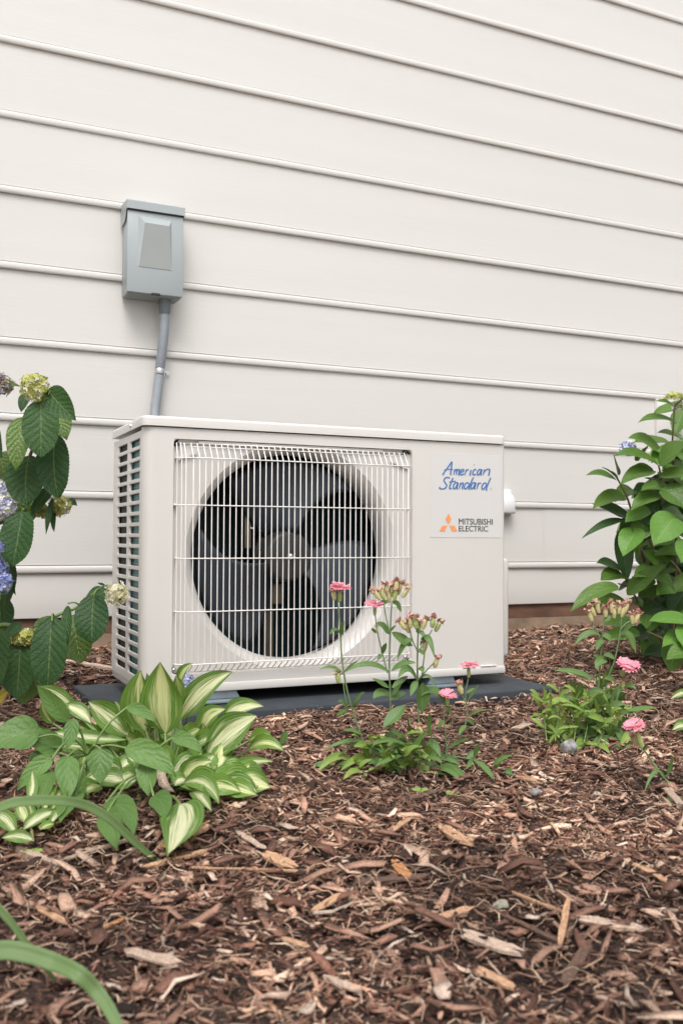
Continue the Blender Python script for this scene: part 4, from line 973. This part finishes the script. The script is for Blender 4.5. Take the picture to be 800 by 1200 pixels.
def bud(parent, c, direction, L, r, dry=True, name='flower_bud', pinkish=False):
    c = Vector(c) - parent.location; t = Vector(direction).normalized(); a = t.orthogonal().normalized(); b = t.cross(a)
    V = []; Fc = []; mi = []; n = 7
    for s, rr in ((-.5, .22), (-.42, .55), (-.1, .78), (.2, .72), (.4, .5)):
        for i in range(n):
            th = 2 * math.pi * i / n; V.append(c + t * s * L + (a * math.cos(th) + b * math.sin(th)) * r * rr * rnd.uniform(.88, 1.1))
    for k in range(4):
        for i in range(n): Fc.append((k * n + i, k * n + (i + 1) % n, (k + 1) * n + (i + 1) % n, (k + 1) * n + i)); mi.append(0)
    for k in range(11 if dry else 4):       # shrivelled petals
        th = rnd.uniform(0, 6.28); s0 = len(V); d2 = (a * math.cos(th) + b * math.sin(th)); side = t.cross(d2)
        base = c + t * L * .38
        pts = [base + d2 * r * .2 - side * r * .4, base + d2 * r * .2 + side * r * .4, base + d2 * r * rnd.uniform(.5, 1.5) + side * r * .7 + t * L * rnd.uniform(-.15, .35), base + d2 * r * rnd.uniform(.4, 1.4) - side * r * .6 + t * L * rnd.uniform(-.1, .4), base + d2 * r * rnd.uniform(.0, 1.6) + t * L * rnd.uniform(-.1, .5)]
        V += pts; Fc += [(s0, s0 + 1, s0 + 2, s0 + 3), (s0 + 3, s0 + 2, s0 + 4)]; mi += [1, 1]
    return obj(name, V, Fc, [M['calyx_dry'] if dry and not pinkish else M['calyx'], M['dry']], parent, False, None, mi)
def dleaves(parent, lst, d, m_='dian', az=.12):
    for (bu, bv, tu, tv, w, *ex) in lst:
        a = ex[0] if ex else az; mm = ex[1] if len(ex) > 1 else m_; dd = d + rnd.uniform(-.02, .02)
        leaf(parent, M[mm], atg(bu, bv, d, .004), atg(tu, tv, dd - .01, .006), px(w, d) * 1.05, arch=(0, 0, a), hint=-FWD * .75 + Vector((0, 0, .7)) + RIGHT * rnd.uniform(-.4, .4), fold=.35, prof='lance', nu=4, nv=12, wave=.03)
up = Vector((0, 0, 1))
D1 = 1.47
d1 = empty('dianthus_plant', on_ground(462, 905)[0], 'tall dianthus with four pink flowers and withered heads, standing in mulch before the condenser', 'flowering plant', 'dianthus plants')
g0 = on_ground(458, 903)[0]
SD = [[(432, 893), (426, 871), (409, 819), (401, 776), (399, 744), (396, 706)], [(459, 900), (457, 887), (457, 812), (456, 789), (457, 744), (459, 705)], [(492, 900), (491, 870), (489, 797), (489, 763), (490, 735)],
      [(454, 789), (448, 766), (442, 740), (439, 716)], [(457, 744), (452, 722), (449, 705)], [(489, 763), (483, 750), (480, 738)], [(490, 764), (499, 750), (506, 738)], [(494, 795), (496, 775), (498, 760)], [(490, 797), (500, 785), (508, 777)],
      [(530, 885), (535, 877), (547, 840), (545, 815), (549, 792)], [(522, 888), (523, 876), (520, 840), (523, 820)], [(546, 822), (541, 815), (539, 809)], [(402, 800), (404, 815), (408, 832)], [(402, 789), (398, 791), (396, 795)], [(530, 886), (560, 892), (592, 905)], [(475, 885), (488, 872), (493, 862)]]
for i, s_ in enumerate(SD): stem(d1, [at(u, v, D1) for u, v in s_], (.0017, .0012) if i < 3 else (.0011, .0009), M['dstem'], 'stem', 5)
DL = [(399,744,386,744,6,.35),(400,743,403,727,8,0),(402,789,374,785,5,.2),(402,789,420,774,4,.05),(408,833,395,822,7,.2),(408,835,394,840,7,.2),(412,828,428,811,6,.1),(413,830,424,813,4,0),
 (426,868,380,879,6,.1),(425,862,402,856,6,.1),(456,743,440,731,12,.1),(459,741,484,757,14,-.05),(484,752,465,774,8,.4),(456,788,406,787,8,.22),(458,787,487,777,9,.15),(456,806,436,795,7,.0),
 (459,806,478,792,8,.0),(456,817,437,820,14,.3),(447,766,453,753,6,.0),(447,767,442,773,5,.1),(475,826,448,853,16,-.02),(492,757,509,771,8,.7),(489,786,496,789,9,.3),(488,797,466,795,10,.45),(490,797,513,809,4,.5),
 (488,798,481,816,8,.1),(495,800,494,836,18,.05),(490,818,531,843,10,.5),(489,760,497,768,7,0),(459,815,470,802,8,0),(458,820,476,812,8,.1),(457,740,464,733,5,0),(490,740,498,748,6,.2),(459,707,470,718,9,.3),(456,706,440,712,8,.15),
 (396,704,388,702,4,.1),(397,706,402,698,4,0),(439,742,436,736,5,0),(547,822,561,802,4,0),(546,812,556,806,4,0),(547,845,556,852,5,.2),(546,850,537,862,6,.1),(520,845,512,855,5,.2),(521,852,531,845,4,.0),(548,840,572,832,4,.1),
 (552,890,580,917,9,.1),(575,898,600,885,6,.1),(590,904,600,912,8,.2),(560,893,545,902,7,.2),(555,888,562,870,6,0),(585,902,578,892,5,.1),(545,890,560,880,7,.1)]
dleaves(d1, DL, D1)
for i in range(92):
    a = rnd.uniform(-1.5, 1.5); L = rnd.uniform(18, 54); bu = 468 + rnd.gauss(0, 24); bv = 902 + rnd.uniform(-34, 6); d = D1 + rnd.uniform(-.05, .07)
    tv = bv - L * math.cos(a) * rnd.uniform(.2, .9) + rnd.uniform(0, 22) * abs(math.sin(a)); tu = bu + L * math.sin(a)
    leaf(d1, M['dian_light'] if (rnd.random() < .5 and bu < 470) or rnd.random() < .2 else M['dian'], atg(bu, bv, d, .003), atg(tu, min(tv, 926), d - .03, .006), px(rnd.uniform(6, 12), d), arch=(0, 0, rnd.uniform(.0, .35)), hint=-FWD * rnd.uniform(.2, 1) + up * .8 + RIGHT * rnd.uniform(-.8, .8), fold=.4, prof='lance', nu=4, nv=12)
carnation(d1, at(399, 687, D1), px(13.5, D1), 0, up + RIGHT * .1 - FWD * .22); bud(d1, at(398, 699, D1), up, px(13, D1), px(3.6, D1), False, 'calyx', True); bud(d1, at(391, 697, D1), up - RIGHT * .2, px(13, D1), px(4, D1), True)
carnation(d1, at(438, 708, D1), px(12.5, D1), 0, up - FWD * .28); bud(d1, at(439, 716, D1), up, px(11, D1), px(2.8, D1), False, 'calyx', True); bud(d1, at(441, 738, D1), up, px(8, D1), px(2, D1), False)
for (u, v, dx, p_) in [(441, 697, -.7, 1), (448, 697, -.4, 0), (455, 699, -.3, 1), (459, 692, 0, 0), (463, 697, .15, 0), (468, 690, .3, 1), (475, 694, .6, 1), (464, 687, .1, 1), (453, 691, -.2, 1)]:
    bud(d1, at(u, v, D1 + rnd.uniform(-.01, .01)), up + RIGHT * dx, px(15, D1), px(3.8, D1), True, pinkish=p_ == 0)
for (u, v, dx, p_) in [(471, 732, -.7, 1), (477, 735, -.3, 1), (481, 729, 0, 1), (487, 730, 0, 0), (490, 735, .1, 0), (497, 731, .3, 1), (507, 729, .1, 0), (513, 734, .5, 0), (498, 756, .1, 1), (511, 776, .3, 1), (539, 807, -.3, 1), (492, 856, -.5, 1), (496, 860, .6, 1), (396, 794, -.2, 0)]:
    bud(d1, at(u, v, D1 + rnd.uniform(-.01, .01)), up + RIGHT * dx, px(14, D1), px(4.2, D1), True, pinkish=p_ == 0)
carnation(d1, at(550, 779, D1), px(12, D1), 0, up - FWD * .12); bud(d1, at(549, 788, D1), up, px(13, D1), px(3, D1), False, 'calyx', True)
carnation(d1, at(525, 814, D1), px(12, D1), 0, up - FWD * .38); bud(d1, at(524, 822, D1), up, px(11, D1), px(3, D1), False, 'calyx', True)

D2 = 1.66
d2 = empty('dianthus_plant', on_ground(690, 878)[0], 'bushy light green dianthus with one open pink flower, right of the pad', 'flowering plant', 'dianthus plants')
for i, s_ in enumerate([[(698, 872), (700, 820), (703, 772), (705, 749), (707, 722)], [(700, 872), (710, 803), (720, 772), (727, 734), (726, 718)], [(704, 752), (699, 740), (693, 726)], [(726, 738), (734, 730), (742, 727)], [(712, 862), (722, 820), (728, 806), (733, 788)], [(670, 862), (690, 850), (706, 830), (716, 800)],
                       [(655, 860), (650, 830), (645, 815)], [(665, 862), (668, 830), (666, 812)]]):
    stem(d2, [at(u, v, D2) for u, v in s_], (.0017, .0012), M['dstem'], 'stem', 5)
dleaves(d2, [(703,745,672,757,8,.3),(727,748,745,767,11,.55),(727,744,742,732,12,0),(706,750,698,762,8,.1),(697,797,649,786,8,.1),(711,775,697,784,13,.3),(707,728,716,722,9,.1),(706,745,716,752,9,.2),(720,772,706,768,8,.1),(703,772,694,768,6,.1),
             (640,828,636,804,7,0,'dian_light'),(642,826,620,812,5,.0,'dian_light'),(728,806,745,808,7,.3),(720,800,708,796,8,.2),(722,815,735,795,6,0),(650,850,634,840,6,.1,'dian_light'),(652,858,626,850,6,.15,'dian_light'),(690,868,672,884,12,.1,'dian_light'),
             (712,862,730,866,9,.25),(718,850,728,872,10,.15),(690,872,715,885,9,.1,'dian_light'),(697,860,682,832,20,.1,'dian')], D2)
for i in range(165):
    left_ = rnd.random() < .42
    bu = rnd.gauss(664, 14) if left_ else rnd.gauss(702, 14); bv = rnd.uniform(826, 878) if rnd.random() < .75 or left_ else rnd.uniform(796, 830); a = rnd.uniform(-1.7, 1.7); L = rnd.uniform(14, 36); d = D2 + rnd.uniform(-.06, .09)
    leaf(d2, M['dian_light'] if left_ or rnd.random() < .35 else M['dian'], atg(bu, bv, d, .003), atg(bu + L * math.sin(a), bv - L * math.cos(a) * .9, d - .02, .005), px(rnd.uniform(3.5, 6) if left_ else rnd.uniform(5, 11), d), arch=(0, 0, rnd.uniform(0, .3)), hint=-FWD * rnd.uniform(.1, 1) + up * .8 + RIGHT * rnd.uniform(-.9, .9), fold=.35, prof='lance', nu=4, nv=10)
for (a_, b_) in [((640, 868), (630, 812)), ((650, 868), (655, 806)), ((672, 868), (676, 808)), ((684, 870), (690, 812)), ((660, 872), (640, 846)), ((700, 872), (716, 826))]:
    stem(d2, [atg(*a_, D2), at((a_[0] + b_[0]) / 2 + 2, (a_[1] + b_[1]) / 2, D2), at(*b_, D2)], .0011, M['stem'], 'stem', 5)
    for k in range(7):
        s_ = .25 + k * .11; u = a_[0] + (b_[0] - a_[0]) * s_; v = a_[1] + (b_[1] - a_[1]) * s_; sg_ = 1 if k % 2 else -1
        leaf(d2, M['dian_light'], atg(u, v, D2), at(u + sg_ * rnd.uniform(9, 17), v - rnd.uniform(2, 13), D2 - .01), px(5, D2), arch=(0, 0, .15), prof='lance', nu=4, nv=8)
for (u, v, dx) in [(691, 722, -.3), (694, 716, -.4), (700, 712, -.2), (709, 717, 0), (716, 712, -.1), (719, 718, 0), (725, 713, .1), (733, 712, .4), (729, 717, .2), (740, 725, -.1), (746, 724, .4)]:
    bud(d2, at(u, v, D2), up + RIGHT * dx, px(14, D2), px(3.6, D2), True)
carnation(d2, at(735, 779, D2 - .01), px(15, D2), 0, up * .9 - FWD * .55 + RIGHT * .1); bud(d2, at(730, 787, D2), up + RIGHT * .4, px(13, D2), px(4, D2), False, 'calyx', True); bud(d2, at(730, 803, D2), up, px(13, D2), px(3.5, D2), True)

D3 = 1.38
d3 = empty('dianthus_plant', on_ground(850, 990)[0], 'leaning dianthus stem with a single tilted pink flower at the lower right edge', 'flowering plant', 'dianthus plants')
stem(d3, [on_ground(850, 985)[0], at(820, 950, 1.33), at(800, 932, 1.35), at(780, 914, 1.37), at(766, 896, D3), at(754, 879, D3)], (.0019, .0015), M['dstem'])
dleaves(d3, [(780,914,754,930,5,.5),(781,912,788,887,5,.1),(806,944,777,938,11,.1),(753,880,758,872,4,0),(810,942,830,925,9,.1)], 1.36)
carnation(d3, at(742, 850, D3), px(14, D3), 0, up * .95 - RIGHT * .35 - FWD * .25); bud(d3, at(749, 867, D3), up - RIGHT * .35, px(24, D3), px(4.2, D3), False, 'calyx', True); bud(d3, at(743, 868, D3 + .01), up - RIGHT * .5, px(14, D3), px(3.5, D3), True)

# sprig of leaves at the left of dianthus 1, seedlings
def seedling(u, v, label, sc=1.0, n=4):
    p, d = on_ground(u, v); s = empty('seedling', p, label, 'seedling', 'seedlings in the mulch')
    stem(s, [p - up * .004, p + up * .012 * sc], .0009, M['stem'], 'stem', 5)
    for k in range(n):
        a = k * 2 * math.pi / n + rnd.uniform(-.3, .3); dr = Vector((math.cos(a), math.sin(a), .35)).normalized(); b = p + up * .011 * sc
        leaf(s, M['dian_light'], b, b + dr * .013 * sc, .008 * sc, arch=(0, 0, .1), hint=up - FWD * .3, prof='spoon', nu=4, nv=6, wave=0)
seedling(492, 938, 'tiny bright green seedling just below the tall dianthus, the left one of two')
seedling(530, 942, 'tiny bright green seedling below the tall dianthus, the right one of two')
seedling(40, 1012, 'small green sprout beside the pale stick under the little hosta', .9)
seedling(735, 838, 'small green sprout just right of the bushy dianthus', .9)
p_, d_ = on_ground(395, 899); sg = empty('green_sprig', p_, 'thin green sprig lying on mulch just left of the tall dianthus', 'sprig')
for (bu, bv, tu, tv, w) in [(395, 903, 366, 897, 9), (392, 901, 410, 894, 6), (398, 903, 412, 899, 6), (390, 902, 372, 903, 6)]:
    leaf(sg, M['dian'], at(bu, bv, d_ - .01), at(tu, tv, d_ - .01), px(w, d_) * 1.1, arch=(0, 0, .15), prof='lance', nu=4, nv=10)
p_, d_ = on_ground(334, 875); sg = empty('green_sprig', p_, 'small upright green sprig on the mulch right of the hosta tips', 'sprig')
for (bu, bv, tu, tv, w) in [(330, 875, 336, 856, 8), (331, 880, 324, 886, 6), (331, 878, 318, 882, 5)]:
    leaf(sg, M['dian'], at(bu, bv, d_ - .02), at(tu, tv, d_ - .02), px(w, d_) * 1.1, arch=(0, 0, .1), prof='lance', nu=4, nv=10)

# ---- grass blades
def blade(pts, ws, ds, label):
    P = cr([at(u, v, d) for (u, v), d in zip(pts, ds)], 8); k = len(P)
    Wd = np.interp(np.linspace(0, 1, k), np.linspace(0, 1, len(ws)), ws); De = np.interp(np.linspace(0, 1, k), np.linspace(0, 1, len(ds)), ds)
    o0 = P[0].copy(); V = []; U = []; Fc = []; nu = 4
    for i, p in enumerate(P):
        t = (P[min(i + 1, k - 1)] - P[max(i - 1, 0)]).normalized(); n = (-FWD + Vector((0, 0, .6))); n = (n - t * n.dot(t)).normalized(); s_ = t.cross(n); w = px(Wd[i], De[i]) / 2
        for j in range(nu + 1):
            u = j / nu * 2 - 1; V.append(p + s_ * u * w + n * (.35 * abs(u) * w) - o0); U.append((.5 + u / 2, i / k))
    for i in range(k - 1):
        for j in range(nu): a = i * (nu + 1) + j; Fc.append((a, a + 1, a + nu + 2, a + nu + 1))
    o = obj('grass_blade', V, Fc, M['grass'], None, True, U); o.location = o0; tag(o, label, 'grass blade', 'arching grass blades at the left')
    md = o.modifiers.new('thick', 'SOLIDIFY'); md.thickness = .0004
gA = on_ground(-140, 1100)[0]
blade([(-120, 1110), (-60, 985), (0, 947), (35, 939), (75, 939), (103, 945), (128, 959), (152, 981), (172, 999), (191, 1013)], [8, 11, 12, 12, 12, 11, 10, 9, 7, 3], [.83, .9, .96, .98, 1.0, 1.02, 1.03, 1.04, 1.05, 1.06], 'long blurred grass blade arching over the foot of the small hosta')
blade([(-110, 1190), (-60, 1125), (0, 1114), (30, 1117), (62, 1127), (92, 1141), (113, 1161), (131, 1187), (142, 1212), (150, 1245)], [14, 20, 21, 20, 19, 18, 16, 14, 12, 6], [.66, .66, .66, .66, .66, .65, .65, .64, .63, .62], 'wide blurred grass blade curving down at the bottom left corner')
blade([(-60, 1010), (-20, 1045), (2, 1068), (16, 1084), (32, 1107), (50, 1130), (66, 1150)], [6, 9, 9, 8, 8, 7, 3], [.72, .72, .72, .72, .72, .72, .73], 'narrow dark grass blade slanting behind the wide one at bottom left')

# ================================================================== STONES, STICKS AND LARGE CHIPS
def stone(u, v, w, hgt, material, label):
    p, d = on_ground(u, v); bm = bmesh.new(); bmesh.ops.create_icosphere(bm, subdivisions=3, radius=1); s = px(w, d) / 2; h = px(hgt, d) / 2
    ph = rnd.uniform(0, 9)
    for v_ in bm.verts:
        c = v_.co.copy(); k = 1 + .10 * math.sin(c.x * 3.1 + ph) + .08 * math.sin(c.y * 4.3 + c.z * 3 + ph) + .05 * math.sin(c.x * 9 + c.z * 8 + ph)
        v_.co = Vector((c.x * s * k, c.y * s * k * .8, c.z * h * k))
    o = bobj('stone', bm, material, None, True); o.location = p + up * h * .75 + Vector((0, 0, .005)); tag(o, label, 'stone', 'small stones in the mulch')
stone(666, 886, 20, 18, M['stone'], 'mottled grey stone at the foot of the bushy dianthus')
stone(586, 1072, 20, 13, M['stone3'], 'greenish grey pebble half buried in the middle of the lower mulch')
stone(590, 949, 12, 10, M['stone2'], 'small round tan pebble below and right of the two seedlings')
stone(241, 1020, 9, 7, M['stone2'], 'little tan pebble right of the small hosta, below the clump')
stone(628, 937, 15, 10, M['stone'], 'flat grey pebble on the mulch below the bushy dianthus')
def chip(u0, v0, u1, v1, w, material, label, th=.35, bend=0, taper=(.5, .35), name='wood_chip', lift=.010):
    p, d = on_ground(u0, v0); q, e = on_ground(u1, v1); p = p + up * lift; q = q + up * (lift + .002); ctr = (p + q) / 2
    t = (q - p).normalized(); sd_ = t.cross(up).normalized(); n = sd_.cross(t); W = px(w, (d + e) / 2); V = []; Fc = []; U = []; k = 9; CS = [(-1, -.9), (1, -1), (1.05, .55), (.35, 1.15), (-.25, .75), (-1.05, .95)]; nc = 6; pl = [rnd.uniform(-.6, .6) for _ in range(nc)]; pr_ = [rnd.uniform(-.6, .6) for _ in range(nc)]
    th *= .8
    for i in range(k):
        s = i / (k - 1); ww = W / 2 * min(1, taper[0] + s * 5, taper[1] + (1 - s) * 5) * rnd.uniform(.82, 1.12); T = W * th / 2 * rnd.uniform(.75, 1.15)
        c = p.lerp(q, s) + sd_ * (bend * W * math.sin(s * math.pi) + rnd.uniform(-.05, .05) * W) + n * rnd.uniform(-.03, .08) * W * .5 - ctr
        for j, (a, b) in enumerate(CS):
            V.append(c + sd_ * a * ww * rnd.uniform(.93, 1.07) + n * b * T * rnd.uniform(.8, 1.2) + t * W * ((pl[j] if i == 0 else pr_[j] if i == k - 1 else 0) + rnd.uniform(-.1, .1))); U.append((s * 1.3, j / 6))
    for i in range(k - 1):
        for j in range(nc): Fc.append((i * nc + j, i * nc + (j + 1) % nc, i * nc + nc + (j + 1) % nc, i * nc + nc + j))
    Fc += [tuple(reversed(range(nc))), tuple((k - 1) * nc + j for j in range(nc))]
    o = obj(name, V, Fc, material, None, False, U); o.location = ctr; smooth_angle(o, 22)
    tag(o, label, 'stick' if name == 'stick' else 'wood chip', 'larger sticks in the mulch' if name == 'stick' else 'larger wood chips in the mulch')
chip(146, 1127, 206, 1146, 17, M['pale'], 'long pale grey splinter of wood low down left of centre')
chip(541, 1106, 604, 1131, 20, M['pale'], 'broad pale brown chip below the green grey pebble', bend=.1)
chip(683, 1091, 750, 1104, 17, M['pale'], 'flat light grey chip near the right edge of the lower mulch')
chip(509, 1090, 551, 1079, 13, M['tan'], 'bright tan chip just left of the green grey pebble')
chip(518, 978, 553, 1001, 15, M['tan'], 'weathered tan chip between the seedlings and the green grey pebble', bend=.2)
chip(462, 1021, 479, 1043, 13, M['orangechip'], 'short upright orange brown chip left of centre below the seedlings')
chip(310, 1011, 342, 1029, 17, M['tan'], 'broad tan chip at centre left of the lower mulch')
chip(277, 984, 311, 1008, 8, M['pale'], 'narrow pale chip pointing at the broad tan one')
chip(332, 1113, 360, 1125, 9, M['tan'], 'small clean tan chip low in the centre left')
chip(45, 1076, 76, 1096, 9, M['tan'], 'tan sliver just above the wide grass blade')
chip(120, 1101, 146, 1091, 6, M['orangechip'], 'thin orange sliver between the two bottom left blades and the long grey splinter')
chip(367, 1080, 402, 1061, 10, M['tan'], 'tan chip tilted upward right of the broad tan chip')
chip(478, 945, 510, 937, 13, M['darkchip'], 'dark curved bark piece beside the left seedling')
chip(420, 1045, 500, 1040, 13, M['darkchip'], 'long dark bark strip left of the green grey pebble')
chip(565, 1072, 660, 1122, 7, M['darkchip'], 'dark narrow strip crossing right of the green grey pebble')
chip(484, 890, 432, 905, 10, M['darkchip'], 'dark chip lying under the rosette of the tall dianthus')
chip(735, 1021, 782, 1048, 9, M['tan'], 'curved tan chip at the right of the lower mulch', bend=-.5)
chip(600, 862, 648, 846, 10, M['pale'], 'long pale brown splinter right of the tall dianthus, near the pad')
chip(605, 918, 632, 926, 9, M['tan'], 'small tan chip right of the tall dianthus sprig')
chip(560, 1150, 600, 1175, 13, M['tan'], 'tan chip low down below the broad pale brown chip')
chip(380, 1160, 420, 1178, 12, M['pale'], 'pale chip close to the bottom edge near the centre')
chip(455, 985, 480, 970, 9, M['tan'], 'tan chip left of the weathered one under the seedlings')
chip(660, 1170, 690, 1120, 12, M['darkchip'], 'dark brown chip standing diagonally at the lower right')
chip(20, 1005, 86, 1033, 9, M['pale'], 'pale split stick below the small hosta at left', name='stick', th=.7)
chip(76, 1018, 160, 993, 5, M['pale'], 'thin grey twig running right from the pale split stick', name='stick', th=1)
chip(74, 779, 133, 790, 7, M['pale'], 'pale stick lying on mulch behind the left corner of the condenser', name='stick', th=.8)
chip(170, 1027, 240, 1010, 8, M['tan'], 'fibrous tan stick just below the drooping hosta leaf', name='stick', th=.6)
chip(184, 1006, 245, 978, 15, M['tan'], 'broad frayed tan stick under the drooping hosta leaf', name='stick', th=.4)
chip(225, 1032, 362, 1039, 3.2, M['tan'], 'long straight straw crossing the mulch at centre left', name='stick', th=1, lift=.014)
chip(655, 1128, 666, 1072, 7, M['tan'], 'tan stick pointing away from the camera, right of the green grey pebble', name='stick', th=.7, lift=.014)
chip(668, 1085, 600, 1060, 3.5, M['tan'], 'thin tan twig reaching from the green grey pebble to the right', name='stick', th=1)
chip(779, 931, 799, 957, 9, M['pale'], 'pale stick under the leaning dianthus at the right edge', name='stick', th=.8)
chip(0, 838, 44, 862, 5, M['darkchip'], 'dark twig on the ground behind the left leaves of the hosta', name='stick', th=1)
chip(262, 935, 330, 945, 4, M['darkchip'], 'thin dark twig right of the hosta on the mulch', name='stick', th=1)
